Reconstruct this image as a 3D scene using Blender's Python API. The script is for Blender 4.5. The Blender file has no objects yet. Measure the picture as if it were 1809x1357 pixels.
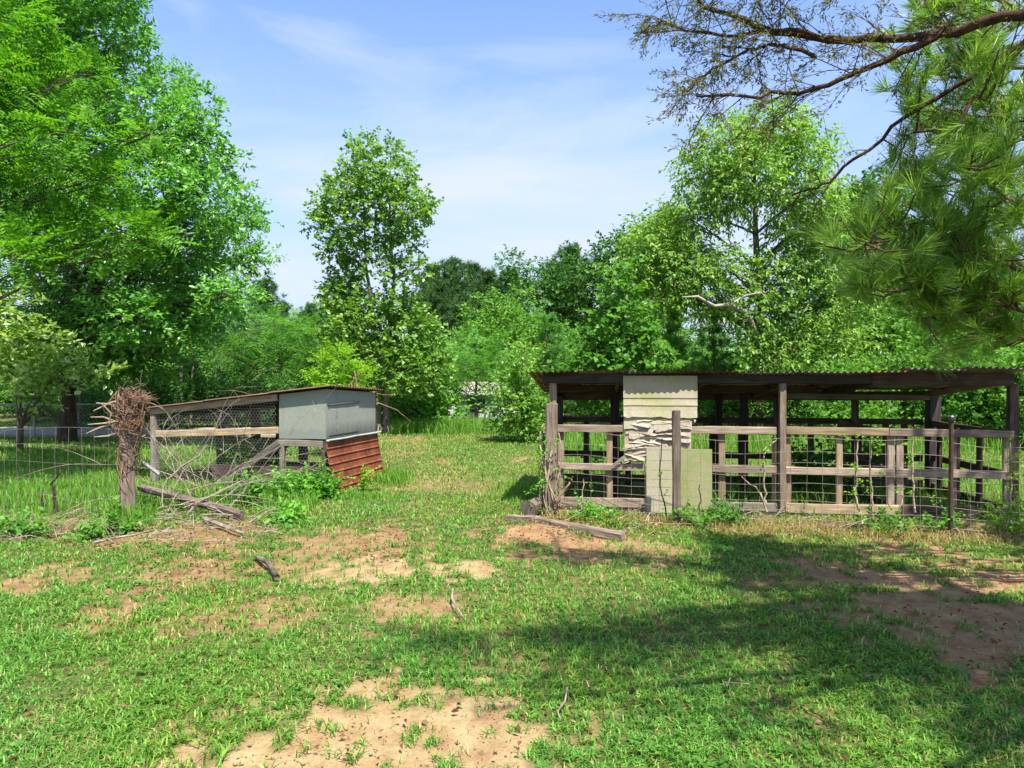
import bpy, math, random
import numpy as np
from mathutils import Vector, Matrix, Quaternion

# ------------------------------------------------------------------ camera, sky, sun, exposure
sc = bpy.context.scene
COL = sc.collection
FPX, CX, HY, EYE = 1206.0, 904.5, 665.0, 1.6      # focal length / centre / horizon in photo pixels, eye height

cam_d = bpy.data.cameras.new('camera'); cam = bpy.data.objects.new('camera', cam_d); COL.objects.link(cam)
cam.location = (0, 0, EYE); cam.rotation_euler = (math.radians(90), 0, 0)
cam_d.sensor_width = 36.0; cam_d.lens = 24.0; cam_d.shift_y = -13.5/1809
cam_d.clip_start = 0.05; cam_d.clip_end = 2000
sc.camera = cam

SUN_EL, SUN_AZ = math.radians(62), math.radians(180-22)    # azimuth clockwise from +Y: behind the camera, a little right
to_sun = Vector((math.sin(SUN_AZ)*math.cos(SUN_EL), math.cos(SUN_AZ)*math.cos(SUN_EL), math.sin(SUN_EL)))
world = bpy.data.worlds.new('World'); sc.world = world; world.use_nodes = True
nt = world.node_tree; nt.nodes.clear()
N = nt.nodes.new; Lk = nt.links.new
out = N('ShaderNodeOutputWorld'); bg = N('ShaderNodeBackground'); bg.inputs['Strength'].default_value = 0.13
sky = N('ShaderNodeTexSky'); sky.sky_type = 'NISHITA'; sky.sun_disc = False
sky.sun_elevation = SUN_EL; sky.sun_rotation = SUN_AZ; sky.altitude = 200
sky.air_density = 1.0; sky.dust_density = 0.7; sky.ozone_density = 2.2
tc = N('ShaderNodeTexCoord'); mp = N('ShaderNodeMapping'); mp.inputs['Scale'].default_value = (1.0, 1.0, 3.2)
mp.inputs['Rotation'].default_value = (0.35, 0.5, 0.2)
nz = N('ShaderNodeTexNoise'); nz.inputs['Scale'].default_value = 1.6; nz.inputs['Detail'].default_value = 7
nz.inputs['Roughness'].default_value = 0.55; nz.inputs['Distortion'].default_value = 0.5
cr = N('ShaderNodeValToRGB'); cr.color_ramp.elements[0].position = 0.45; cr.color_ramp.elements[1].position = 0.66
cr.color_ramp.elements[0].color = (0, 0, 0, 1); cr.color_ramp.elements[1].color = (.9, .9, .9, 1)
mx = N('ShaderNodeMix'); mx.data_type = 'RGBA'
mx.inputs['B'].default_value = (2.1, 2.55, 3.4, 1)
Lk(tc.outputs['Generated'], mp.inputs['Vector']); Lk(mp.outputs['Vector'], nz.inputs['Vector'])
Lk(nz.outputs['Fac'], cr.inputs['Fac'])
sxyz = N('ShaderNodeSeparateXYZ'); hz = N('ShaderNodeMapRange'); hz.inputs['From Min'].default_value = 0.58; hz.inputs['From Max'].default_value = 0.0   # pale summer haze towards the horizon
hz.inputs['To Max'].default_value = 0.92; hz.interpolation_type = 'SMOOTHSTEP'
Lk(tc.outputs['Generated'], sxyz.inputs[0]); Lk(sxyz.outputs['Z'], hz.inputs['Value']); 
Lk(hz.outputs['Result'], mx.inputs['Factor'])
mx2 = N('ShaderNodeMix'); mx2.data_type = 'RGBA'; mx2.inputs['B'].default_value = (2.75, 3.05, 3.65, 1); Lk(cr.outputs['Color'], mx2.inputs['Factor'])
tint = N('ShaderNodeMix'); tint.data_type = 'RGBA'; tint.blend_type = 'MULTIPLY'; tint.inputs['Factor'].default_value = 1
tint.inputs['B'].default_value = (0.86, 0.93, 1.12, 1)
Lk(sky.outputs['Color'], tint.inputs['A']); Lk(tint.outputs['Result'], mx.inputs['A'])
Lk(mx.outputs['Result'], mx2.inputs['A']); Lk(mx2.outputs['Result'], bg.inputs['Color']); Lk(bg.outputs['Background'], out.inputs['Surface'])

sun_d = bpy.data.lights.new('sun', 'SUN'); sun_d.energy = 4.7; sun_d.angle = math.radians(0.55); sun_d.color = (1, .955, .87)
sun = bpy.data.objects.new('sun', sun_d); COL.objects.link(sun); sun.location = (0, 0, 30)
sun.rotation_euler = to_sun.to_track_quat('Z', 'Y').to_euler()

vs = sc.view_settings; vs.view_transform = 'Standard'; vs.look = 'None'; vs.gamma = 1; vs.exposure = 1.2
vs.use_curve_mapping = False
sc.cycles.max_bounces = 6; sc.cycles.diffuse_bounces = 4; sc.cycles.glossy_bounces = 2
sc.cycles.transmission_bounces = 4; sc.cycles.transparent_max_bounces = 4
sc.cycles.use_denoising = True

# ------------------------------------------------------------------ helpers
def P(px, py, d):
    return Vector(((px-CX)/FPX*d, d, EYE-(py-HY)/FPX*d))
def GD(py): return EYE*FPX/(py-HY)
def hash2(ix, iy, s):
    n = (ix.astype(np.int64)*374761393 + iy.astype(np.int64)*668265263 + s*1442695041) & 0xffffffff
    n = ((n ^ (n >> 13))*1274126177) & 0xffffffff
    return ((n ^ (n >> 16)) & 0xffff)/65535.0
def vnoise(x, y, s=0):
    x = np.asarray(x, float); y = np.asarray(y, float)
    ix = np.floor(x); iy = np.floor(y); fx = x-ix; fy = y-iy
    fx = fx*fx*(3-2*fx); fy = fy*fy*(3-2*fy)
    a = hash2(ix, iy, s); b = hash2(ix+1, iy, s); c = hash2(ix, iy+1, s); d = hash2(ix+1, iy+1, s)
    return (a*(1-fx)+b*fx)*(1-fy)+(c*(1-fx)+d*fx)*fy
def fbm(x, y, s=0, o=4):
    v = 0; a = .5; t = 0
    for i in range(o):
        v = v+a*vnoise(x*2**i, y*2**i, s+i*7); t += a; a *= .5
    return v/t
def sstep(a, b, x):
    t = np.clip((x-a)/(b-a), 0, 1); return t*t*(3-2*t)
def nrm(v): return v/np.maximum(np.linalg.norm(v, axis=-1, keepdims=True), 1e-9)

WM = {}
def link(o, parent=None, mw=None):
    COL.objects.link(o)
    mw = mw if mw is not None else Matrix.Identity(4)
    if parent is not None:
        o.parent = parent; o.matrix_parent_inverse = WM[parent.name].inverted()
    o.matrix_basis = mw; WM[o.name] = mw.copy()
    return o
def thing(name, label, cat, loc, group=None):
    o = bpy.data.objects.new(name, None); o.empty_display_size = .2
    link(o, None, Matrix.Translation(Vector(loc)))
    return tag(o, label, cat, group)
def tag(o, label=None, cat=None, group=None, kind=None):
    if label: o['label'] = label
    if cat: o['category'] = cat
    if group: o['group'] = group
    if kind: o['kind'] = kind
    return o
def mesh_np(name, verts, faces, mat, smooth=False):
    """verts (n,3), faces (m,k) numpy"""
    me = bpy.data.meshes.new(name)
    v = np.ascontiguousarray(verts, dtype=np.float32); f = np.ascontiguousarray(faces, dtype=np.int32)
    me.vertices.add(len(v)); me.vertices.foreach_set('co', v.ravel())
    k = f.shape[1]
    me.loops.add(f.size); me.loops.foreach_set('vertex_index', f.ravel())
    me.polygons.add(len(f)); me.polygons.foreach_set('loop_start', np.arange(0, f.size, k, dtype=np.int32))
    me.polygons.foreach_set('loop_total', np.full(len(f), k, dtype=np.int32))
    if smooth: me.polygons.foreach_set('use_smooth', np.ones(len(f), dtype=bool))
    me.update(calc_edges=True)
    if mat: me.materials.append(mat)
    return me
class MB:
    """collects shapes of ONE part"""
    def __init__(s): s.v = []; s.f = []
    def add(s, vs_, fs): 
        b = len(s.v); s.v += [tuple(x) for x in vs_]; s.f += [tuple(i+b for i in q) for q in fs]
    def box(s, p0, p1):
        x0, y0, z0 = p0; x1, y1, z1 = p1
        s.add([(x0,y0,z0),(x1,y0,z0),(x1,y1,z0),(x0,y1,z0),(x0,y0,z1),(x1,y0,z1),(x1,y1,z1),(x0,y1,z1)],
              [(0,3,2,1),(4,5,6,7),(0,1,5,4),(1,2,6,5),(2,3,7,6),(3,0,4,7)])
    def tube(s, pts, radii, n=5, cap=True):
        pts = [Vector(p) for p in pts]; m = len(pts); b = len(s.v)
        if not hasattr(radii, '__len__'): radii = [radii]*m
        for i, p in enumerate(pts):
            t = (pts[min(i+1, m-1)]-pts[max(i-1, 0)])
            if t.length < 1e-9: t = Vector((0, 0, 1))
            t.normalize()
            up = Vector((0, 0, 1)) if abs(t.z) < .95 else Vector((1, 0, 0))
            a = t.cross(up).normalized(); c = t.cross(a)
            for k in range(n):
                an = 2*math.pi*k/n
                s.v.append(tuple(p+(a*math.cos(an)+c*math.sin(an))*radii[i]))
        for i in range(m-1):
            for k in range(n):
                k2 = (k+1) % n
                s.f.append((b+i*n+k, b+i*n+k2, b+(i+1)*n+k2, b+(i+1)*n+k))
        if cap:
            s.f.append(tuple(b+k for k in range(n))); s.f.append(tuple(b+(m-1)*n+k for k in reversed(range(n))))
    def build(s, name, mat, parent=None, mw=None, smooth=False):
        me = bpy.data.meshes.new(name); me.from_pydata(s.v, [], s.f); me.materials.append(mat)
        if smooth: me.polygons.foreach_set('use_smooth', [True]*len(me.polygons))
        me.update()
        return link(bpy.data.objects.new(name, me), parent, mw)
RB = random.Random(5)
def frame_from(p0, p1, up=(0, 0, 1)):
    p0 = Vector(p0); p1 = Vector(p1); x = (p1-p0).normalized(); u = Vector(up)
    if abs(x.dot(u)) > .97: u = Vector((0, 1, 0))
    y = u.cross(x).normalized(); z = x.cross(y)
    return Matrix(((x.x, y.x, z.x, p0.x), (x.y, y.y, z.y, p0.y), (x.z, y.z, z.z, p0.z), (0, 0, 0, 1)))
def beam(name, p0, p1, w, h, mat, parent=None, up=(0, 0, 1), seg=4, rough=.003, ch=.006, warp=.006):
    """a sawn timber: local X along its length, chamfered arrises, slightly warped; w = local Y, h = local Z"""
    p0 = Vector(p0); p1 = Vector(p1); L = (p1-p0).length; mb = MB()
    prof = [(-w/2+ch, -h/2), (w/2-ch, -h/2), (w/2, -h/2+ch), (w/2, h/2-ch), (w/2-ch, h/2), (-w/2+ch, h/2), (-w/2, h/2-ch), (-w/2, -h/2+ch)]
    vs_ = []; fs = []; wy = RB.uniform(-warp, warp); wz = RB.uniform(-warp, warp)
    for i in range(seg+1):
        t = i/seg; b = math.sin(t*math.pi)
        for (y, z) in prof:
            ex = RB.uniform(-1, 1)*rough*1.5 if i in (0, seg) else 0
            vs_.append((t*L+ex, y+wy*b+RB.uniform(-1, 1)*rough, z+wz*b+RB.uniform(-1, 1)*rough))
    for i in range(seg):
        for k in range(8):
            k2 = (k+1) % 8; fs.append((i*8+k, i*8+k2, (i+1)*8+k2, (i+1)*8+k))
    fs.append(tuple(reversed(range(8)))); fs.append(tuple(seg*8+k for k in range(8)))
    mb.add(vs_, fs)
    return mb.build(name, mat, parent, frame_from(p0, p1, up))
def round_post(name, p0, p1, r0, r1, mat, parent=None, seg=7, n=10, rough=.006):
    p0 = Vector(p0); p1 = Vector(p1); L = (p1-p0).length; mb = MB(); vs_ = []; fs = []
    wy = RB.uniform(-.02, .02)
    for i in range(seg+1):
        t = i/seg
        for k in range(n):
            a = 2*math.pi*k/n; r = (r0+(r1-r0)*t)*(1+.06*math.sin(3*a+i*.2))+RB.uniform(-1, 1)*rough
            vs_.append((t*L, r*math.cos(a)+wy*math.sin(t*math.pi), r*math.sin(a)))
    for i in range(seg):
        for k in range(n):
            k2 = (k+1) % n; fs.append((i*n+k, i*n+k2, (i+1)*n+k2, (i+1)*n+k))
    fs.append(tuple(reversed(range(n)))); fs.append(tuple(seg*n+k for k in range(n)))
    mb.add(vs_, fs); return mb.build(name, mat, parent, frame_from(p0, p1))

# ------------------------------------------------------------------ materials
def new_mat(name):
    m = bpy.data.materials.new(name); m.use_nodes = True; t = m.node_tree; t.nodes.clear()
    o = t.nodes.new('ShaderNodeOutputMaterial'); b = t.nodes.new('ShaderNodeBsdfPrincipled')
    t.links.new(b.outputs[0], o.inputs['Surface'])
    return m, t, b, o
def nd(t, kind, **kw):
    n = t.nodes.new(kind)
    for k, v in kw.items():
        if k in n.inputs: n.inputs[k].default_value = v
        else: setattr(n, k, v)
    return n
def ramp(t, src, stops):
    r = t.nodes.new('ShaderNodeValToRGB'); e = r.color_ramp.elements
    while len(e) < len(stops): e.new(.5)
    for i, (p, c) in enumerate(stops): e[i].position = p; e[i].color = (*c, 1)
    t.links.new(src, r.inputs['Fac']); return r.outputs['Color']
def mixc(t, a, b, f, mode='MIX'):
    m = t.nodes.new('ShaderNodeMix'); m.data_type = 'RGBA'; m.blend_type = mode
    for s, x in (('A', a), ('B', b), ('Factor', f)):
        if hasattr(x, 'links'): t.links.new(x, m.inputs[s])
        elif s == 'Factor': m.inputs[s].default_value = x
        else: m.inputs[s].default_value = (*x, 1)
    return m.outputs['Result']
def bump(t, b, h, s=.3, d=.01):
    n = nd(t, 'ShaderNodeBump', Strength=s, Distance=d); t.links.new(h, n.inputs['Height']); t.links.new(n.outputs['Normal'], b.inputs['Normal'])
def leaf_mat(name, c1, c2, c3, trans=.35, rough=.5, spec=.25, k=(1.65, 1.42, 1.45)):
    trans = min(.5, trans+.1)
    c1, c2, c3 = [tuple(a*b for a, b in zip(c, k)) for c in (c1, c2, c3)]
    m, t, b, o = new_mat(name)
    g = nd(t, 'ShaderNodeNewGeometry'); oi = nd(t, 'ShaderNodeObjectInfo')
    col = ramp(t, g.outputs['Random Per Island'], [(0, c1), (.55, c2), (1, c3)])
    hs = nd(t, 'ShaderNodeHueSaturation'); t.links.new(col, hs.inputs['Color'])
    mr = nd(t, 'ShaderNodeMapRange'); mr.inputs['To Min'].default_value = .8; mr.inputs['To Max'].default_value = 1.2
    t.links.new(oi.outputs['Random'], mr.inputs['Value']); t.links.new(mr.outputs['Result'], hs.inputs['Value'])
    t.links.new(hs.outputs['Color'], b.inputs['Base Color'])
    b.inputs['Roughness'].default_value = rough; b.inputs['Specular IOR Level'].default_value = spec
    tr = nd(t, 'ShaderNodeBsdfTranslucent'); tcol = mixc(t, hs.outputs['Color'], (1.25, 1.3, .55), 1.0, 'MULTIPLY')
    t.links.new(tcol, tr.inputs['Color'])
    mxs = nd(t, 'ShaderNodeMixShader', Fac=trans); t.links.new(b.outputs[0], mxs.inputs[1]); t.links.new(tr.outputs[0], mxs.inputs[2])
    t.links.new(mxs.outputs[0], o.inputs['Surface']); return m
def wood_mat(name, dark, mid, light, grain=14, rough=.85):
    m, t, b, o = new_mat(name)
    tcn = nd(t, 'ShaderNodeTexCoord'); oi = nd(t, 'ShaderNodeObjectInfo')
    off = nd(t, 'ShaderNodeVectorMath', operation='ADD'); sc_ = nd(t, 'ShaderNodeVectorMath', operation='SCALE')
    cmb = nd(t, 'ShaderNodeCombineXYZ'); t.links.new(oi.outputs['Random'], cmb.inputs[0]); t.links.new(oi.outputs['Random'], cmb.inputs[1])
    t.links.new(cmb.outputs[0], sc_.inputs[0]); sc_.inputs['Scale'].default_value = 37
    t.links.new(tcn.outputs['Object'], off.inputs[0]); t.links.new(sc_.outputs[0], off.inputs[1])
    mp_ = nd(t, 'ShaderNodeMapping'); mp_.inputs['Scale'].default_value = (1.6, grain*2.2, grain*2.2); t.links.new(off.outputs[0], mp_.inputs['Vector'])
    n1 = nd(t, 'ShaderNodeTexNoise', Scale=2.0, Detail=6, Roughness=.65); t.links.new(mp_.outputs[0], n1.inputs['Vector'])
    n2 = nd(t, 'ShaderNodeTexNoise', Scale=3.0, Detail=4, Roughness=.6); t.links.new(off.outputs[0], n2.inputs['Vector'])
    c = ramp(t, n1.outputs['Fac'], [(.28, dark), (.5, mid), (.75, light)])
    c = mixc(t, c, ramp(t, n2.outputs['Fac'], [(.3, (.55, .55, .55)), (.6, (1.1, 1.08, 1.05))]), .7, 'MULTIPLY')
    hs = nd(t, 'ShaderNodeHueSaturation'); t.links.new(c, hs.inputs['Color'])
    mr = nd(t, 'ShaderNodeMapRange'); mr.inputs['To Min'].default_value = .72; mr.inputs['To Max'].default_value = 1.25
    t.links.new(oi.outputs['Random'], mr.inputs['Value']); t.links.new(mr.outputs['Result'], hs.inputs['Value'])
    t.links.new(hs.outputs['Color'], b.inputs['Base Color']); b.inputs['Roughness'].default_value = rough; b.inputs['Specular IOR Level'].default_value = .2
    bump(t, b, n1.outputs['Fac'], .6, .006); return m
def bark_mat(name, dark, light, sc1=9):
    m, t, b, o = new_mat(name)
    tcn = nd(t, 'ShaderNodeTexCoord'); mp_ = nd(t, 'ShaderNodeMapping'); mp_.inputs['Scale'].default_value = (sc1, sc1, sc1*.3)
    t.links.new(tcn.outputs['Object'], mp_.inputs['Vector'])
    n1 = nd(t, 'ShaderNodeTexNoise', Scale=1.6, Detail=6, Roughness=.7); t.links.new(mp_.outputs[0], n1.inputs['Vector'])
    t.links.new(ramp(t, n1.outputs['Fac'], [(.32, dark), (.68, light)]), b.inputs['Base Color'])
    b.inputs['Roughness'].default_value = .9; b.inputs['Specular IOR Level'].default_value = .1
    bump(t, b, n1.outputs['Fac'], .8, .02); return m
def plain_mat(name, c1, c2, scale=6, rough=.7, metal=0, bumps=.15, spec=.3, stretch=(1, 1, 1)):
    m, t, b, o = new_mat(name)
    tcn = nd(t, 'ShaderNodeTexCoord'); mp_ = nd(t, 'ShaderNodeMapping'); mp_.inputs['Scale'].default_value = stretch
    t.links.new(tcn.outputs['Object'], mp_.inputs['Vector'])
    n1 = nd(t, 'ShaderNodeTexNoise', Scale=scale, Detail=6, Roughness=.65); t.links.new(mp_.outputs[0], n1.inputs['Vector'])
    t.links.new(ramp(t, n1.outputs['Fac'], [(.33, c1), (.66, c2)]), b.inputs['Base Color'])
    b.inputs['Roughness'].default_value = rough; b.inputs['Metallic'].default_value = metal; b.inputs['Specular IOR Level'].default_value = spec
    if bumps: bump(t, b, n1.outputs['Fac'], bumps, .01)
    return m
def panel_mat(name, base, stain, moss, zband=None):
    """painted sheet goods with run stains and algae"""
    m, t, b, o = new_mat(name)
    tcn = nd(t, 'ShaderNodeTexCoord')
    mp_ = nd(t, 'ShaderNodeMapping'); mp_.inputs['Scale'].default_value = (9, 9, 1.2); t.links.new(tcn.outputs['Object'], mp_.inputs['Vector'])
    n1 = nd(t, 'ShaderNodeTexNoise', Scale=1.5, Detail=5, Roughness=.6); t.links.new(mp_.outputs[0], n1.inputs['Vector'])
    n2 = nd(t, 'ShaderNodeTexNoise', Scale=2.6, Detail=5, Roughness=.6); t.links.new(tcn.outputs['Object'], n2.inputs['Vector'])
    n3 = nd(t, 'ShaderNodeTexNoise', Scale=40, Detail=3); t.links.new(tcn.outputs['Object'], n3.inputs['Vector'])
    c = mixc(t, base, stain, ramp(t, n1.outputs['Fac'], [(.5, (0, 0, 0)), (.78, (.75, .75, .75))]))
    c = mixc(t, c, moss, ramp(t, n2.outputs['Fac'], [(.46, (0, 0, 0)), (.62, (.85, .85, .85))]))
    c = mixc(t, c, ramp(t, n3.outputs['Fac'], [(.3, (.86, .86, .86)), (.6, (1.03, 1.03, 1.03))]), .8, 'MULTIPLY')
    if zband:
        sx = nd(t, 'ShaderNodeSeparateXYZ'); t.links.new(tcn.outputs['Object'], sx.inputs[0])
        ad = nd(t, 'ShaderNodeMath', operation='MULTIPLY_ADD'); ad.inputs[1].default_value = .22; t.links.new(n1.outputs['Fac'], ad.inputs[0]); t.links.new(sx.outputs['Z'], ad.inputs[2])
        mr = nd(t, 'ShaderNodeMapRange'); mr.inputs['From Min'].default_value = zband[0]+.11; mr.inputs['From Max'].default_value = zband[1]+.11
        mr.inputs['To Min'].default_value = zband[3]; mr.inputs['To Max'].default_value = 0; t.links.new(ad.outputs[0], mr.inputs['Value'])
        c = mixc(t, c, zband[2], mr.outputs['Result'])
    t.links.new(c, b.inputs['Base Color']); b.inputs['Roughness'].default_value = .6; b.inputs['Specular IOR Level'].default_value = .25
    bump(t, b, n3.outputs['Fac'], .1, .004); return m

M = {}
M['oak'] = leaf_mat('oak_leaf', (.03, .125, .016), (.068, .22, .03), (.16, .35, .08), .32, .34, .55)
M['pinnate'] = leaf_mat('pinnate_leaf', (.04, .155, .012), (.075, .25, .018), (.15, .36, .03), .38)
M['pale_oak'] = leaf_mat('pale_leaf', (.075, .17, .03), (.15, .28, .06), (.3, .42, .16), .35, .36, .5)
M['gum'] = leaf_mat('gum_leaf', (.055, .155, .018), (.1, .24, .03), (.2, .37, .07), .34, .4, .45)
M['gum2'] = leaf_mat('young_gum_leaf', (.04, .14, .016), (.066, .2, .024), (.125, .29, .045), .36, .45, .3)
M['elm'] = leaf_mat('drooping_leaf', (.06, .145, .02), (.1, .225, .032), (.21, .37, .07), .36, .42, .4)
M['lime'] = leaf_mat('lime_leaf', (.075, .19, .012), (.12, .28, .018), (.19, .36, .03), .4)
M['mimosa'] = leaf_mat('feathery_leaf', (.04, .135, .022), (.06, .185, .028), (.105, .26, .042), .35)
M['far'] = leaf_mat('wood_leaf', (.022, .085, .016), (.04, .13, .024), (.08, .2, .04), .3)
M['far2'] = leaf_mat('wood_leaf_light', (.038, .12, .017), (.066, .185, .026), (.12, .265, .042), .32)
M['farpine'] = leaf_mat('far_needle', (.022, .068, .02), (.036, .1, .028), (.07, .15, .04), .2)
M['youngpine'] = leaf_mat('young_needle', (.035, .125, .028), (.055, .18, .035), (.1, .26, .05), .3)
M['needle'] = leaf_mat('pine_needle', (.09, .19, .03), (.15, .31, .05), (.24, .44, .085), .42, .35, .5)
M['cedar'] = leaf_mat('cedar_scale', (.06, .075, .022), (.095, .12, .03), (.15, .175, .045), .2, .6, .2)
M['grass'] = None
M['weed'] = leaf_mat('weed_leaf', (.04, .14, .014), (.065, .21, .022), (.12, .29, .04), .35)
M['tallgrass'] = leaf_mat('tall_grass_blade', (.05, .15, .016), (.085, .21, .024), (.15, .3, .045), .35)
M['drygrass'] = leaf_mat('dry_grass_blade', (.2, .15, .06), (.34, .27, .12), (.46, .4, .2), .25, .6, .2, (1, .95, .85))
M['litter'] = leaf_mat('dead_leaf', (.07, .03, .015), (.16, .075, .03), (.3, .2, .11), .1, .7, .2, (1, 1, 1))
M['bark'] = bark_mat('grey_bark', (.05, .04, .03), (.2, .165, .125))
M['greybark'] = bark_mat('pale_grey_bark', (.09, .075, .06), (.27, .235, .19))
M['bark2'] = bark_mat('dark_bark', (.025, .018, .013), (.1, .07, .05))
M['pinebark'] = bark_mat('pine_bark', (.05, .03, .02), (.2, .12, .08))
M['cedarbark'] = bark_mat('cedar_bark', (.03, .016, .012), (.12, .07, .05), 14)
M['palebark'] = bark_mat('pale_dead_wood', (.2, .165, .13), (.42, .37, .31), 12)
M['twig'] = plain_mat('dead_twig', (.12, .085, .06), (.36, .29, .23), 9, .8)
M['vinebrown'] = plain_mat('dry_vine', (.07, .035, .022), (.33, .2, .13), 7, .8)
M['palevine'] = plain_mat('pale_vine', (.22, .16, .1), (.48, .38, .26), 9, .8)
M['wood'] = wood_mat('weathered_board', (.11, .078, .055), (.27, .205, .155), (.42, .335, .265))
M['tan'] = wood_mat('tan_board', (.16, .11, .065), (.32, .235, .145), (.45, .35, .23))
M['darkwood'] = wood_mat('dark_board', (.03, .02, .015), (.085, .058, .044), (.16, .115, .09))  # dark boards; timbers inside shed and run have their shade in this colour
M['blackwood'] = wood_mat('black_beam', (.018, .015, .015), (.045, .038, .037), (.09, .078, .074))  # dark front beam; inner and rear posts have shade put into this colour
M['greywood'] = wood_mat('grey_timber', (.1, .085, .065), (.2, .175, .14), (.32, .285, .235))
M['post'] = wood_mat('old_post', (.085, .06, .045), (.19, .145, .11), (.31, .25, .2), 10)
M['rust'] = None
M['tin'] = plain_mat('galvanised_tin', (.22, .17, .13), (.5, .47, .43), 5, .45, .55, .1, .5)
M['tinrust'] = plain_mat('rusted_tin', (.13, .06, .03), (.33, .2, .11), 4, .65, .3, .1)
M['maroon'] = plain_mat('maroon_tin', (.13, .055, .045), (.24, .115, .1), 6, .6, .1, .1, .3)
M['trim'] = plain_mat('white_trim', (.3, .31, .33), (.48, .5, .52), 6, .4, .2, .05, .5)
M['wire'] = plain_mat('fence_wire', (.16, .12, .095), (.3, .25, .21), 20, .55, .5, 0)
M['wirelight'] = plain_mat('hex_wire', (.2, .19, .18), (.36, .34, .32), 20, .5, .5, 0)
M['block'] = plain_mat('concrete_block', (.22, .2, .17), (.4, .37, .32), 14, .9)
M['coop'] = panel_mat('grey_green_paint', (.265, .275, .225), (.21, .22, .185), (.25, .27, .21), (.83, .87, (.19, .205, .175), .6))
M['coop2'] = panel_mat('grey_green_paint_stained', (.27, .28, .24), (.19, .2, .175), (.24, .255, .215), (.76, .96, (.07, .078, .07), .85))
M['cream'] = panel_mat('cream_siding', (.4, .345, .25), (.35, .285, .2), (.31, .3, .135))
M['cream2'] = panel_mat('cream_sheet', (.39, .35, .25), (.34, .285, .19), (.35, .335, .2))
M['green'] = panel_mat('mossy_sheet', (.28, .28, .135), (.32, .28, .18), (.22, .255, .08))
M['peel'] = panel_mat('peeled_siding', (.34, .28, .22), (.18, .125, .085), (.28, .21, .15))
M['cap'] = plain_mat('black_cap', (.02, .02, .025), (.05, .05, .06), 10, .35, 0, 0, .5)
M['steel'] = plain_mat('brown_steel', (.045, .028, .02), (.12, .075, .05), 12, .6, .3, .05)
M['white_wall'] = plain_mat('white_siding', (.6, .6, .62), (.75, .75, .76), 3, .7)
M['asphalt'] = plain_mat('grey_road', (.25, .225, .19), (.36, .33, .28), 8, 1.0, 0, .15, .05)
def rust_mat():
    m, t, b, o = new_mat('rust_red_metal'); tcn = nd(t, 'ShaderNodeTexCoord')
    n1 = nd(t, 'ShaderNodeTexNoise', Scale=4, Detail=7, Roughness=.7); t.links.new(tcn.outputs['Object'], n1.inputs['Vector'])
    n2 = nd(t, 'ShaderNodeTexNoise', Scale=17, Detail=5, Roughness=.7); t.links.new(tcn.outputs['Object'], n2.inputs['Vector'])
    c = ramp(t, n1.outputs['Fac'], [(.3, (.1, .028, .015)), (.5, (.21, .058, .026)), (.72, (.3, .11, .052))])
    c = mixc(t, c, ramp(t, n2.outputs['Fac'], [(.3, (.5, .45, .42)), (.6, (1.1, 1.08, 1.05))]), .7, 'MULTIPLY')
    t.links.new(c, b.inputs['Base Color']); b.inputs['Roughness'].default_value = .6; b.inputs['Specular IOR Level'].default_value = .35
    bump(t, b, n2.outputs['Fac'], .15, .005); return m
M['rust'] = rust_mat()

# ------------------------------------------------------------------ ground
def blob(px0, px1, py0, py1, amt, sand, k=1.0):
    """a bare patch seen between those pixels, turned into a patch of ground in metres"""
    d0, d1 = GD(py1), GD(py0); yc = (d0+d1)/2; xc = ((px0+px1)/2-CX)/FPX*yc
    return (xc, yc, (px1-px0)/2/FPX*yc, (d1-d0)/2, amt, sand, k)
BLOBS = [
    blob(330, 960, 1225, 1460, 1.0, .75), blob(560, 880, 1236, 1300, 1, .8), blob(560, 770, 983, 1034, .95, .85), blob(770, 880, 990, 1024, .95, .95),
    blob(835, 1060, 918, 982, 1.0, .3), blob(480, 625, 933, 1032, .84, .35), blob(600, 745, 922, 1002, .86, .3),
    blob(220, 480, 966, 1070, .85, .3), blob(-20, 130, 1000, 1060, .85, .3), blob(135, 265, 1061, 1123, .85, .25),
    blob(260, 470, 1055, 1125, .65, .3), blob(620, 800, 1050, 1105, .8, .45), blob(410, 570, 1060, 1115, .65, .4), blob(1000, 1260, 945, 992, .75, .45),
    blob(1430, 1900, 975, 1215, 1.0, .32), blob(1400, 1640, 1055, 1110, .9, .4), blob(1680, 2000, 960, 1210, 1, .28), blob(1230, 1520, 995, 1040, .35, .2),
    blob(1060, 1200, 1085, 1130, .4, .2), blob(1400, 1560, 1240, 1300, .45, .5), blob(600, 700, 1195, 1235, .8, .8),
    blob(765, 800, 806, 822, .7, .25), blob(900, 940, 806, 816, .8, .5), blob(690, 720, 770, 780, .8, .4), blob(715, 750, 772, 782, .8, .3),
    blob(680, 760, 790, 812, .5, .35), blob(930, 960, 772, 780, .7, .4), blob(780, 900, 840, 875, .4, .5), blob(700, 760, 880, 905, .4, .5), blob(0, 90, 825, 850, .8, .4), blob(110, 260, 832, 850, .45, .5),
    blob(1240, 1500, 915, 948, .5, .5), blob(1480, 1850, 925, 962, .5, .5), blob(990, 1260, 905, 935, .65, .3),
    blob(150, 480, 925, 968, .8, .25), blob(-60, 200, 915, 950, .75, .2)]
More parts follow.
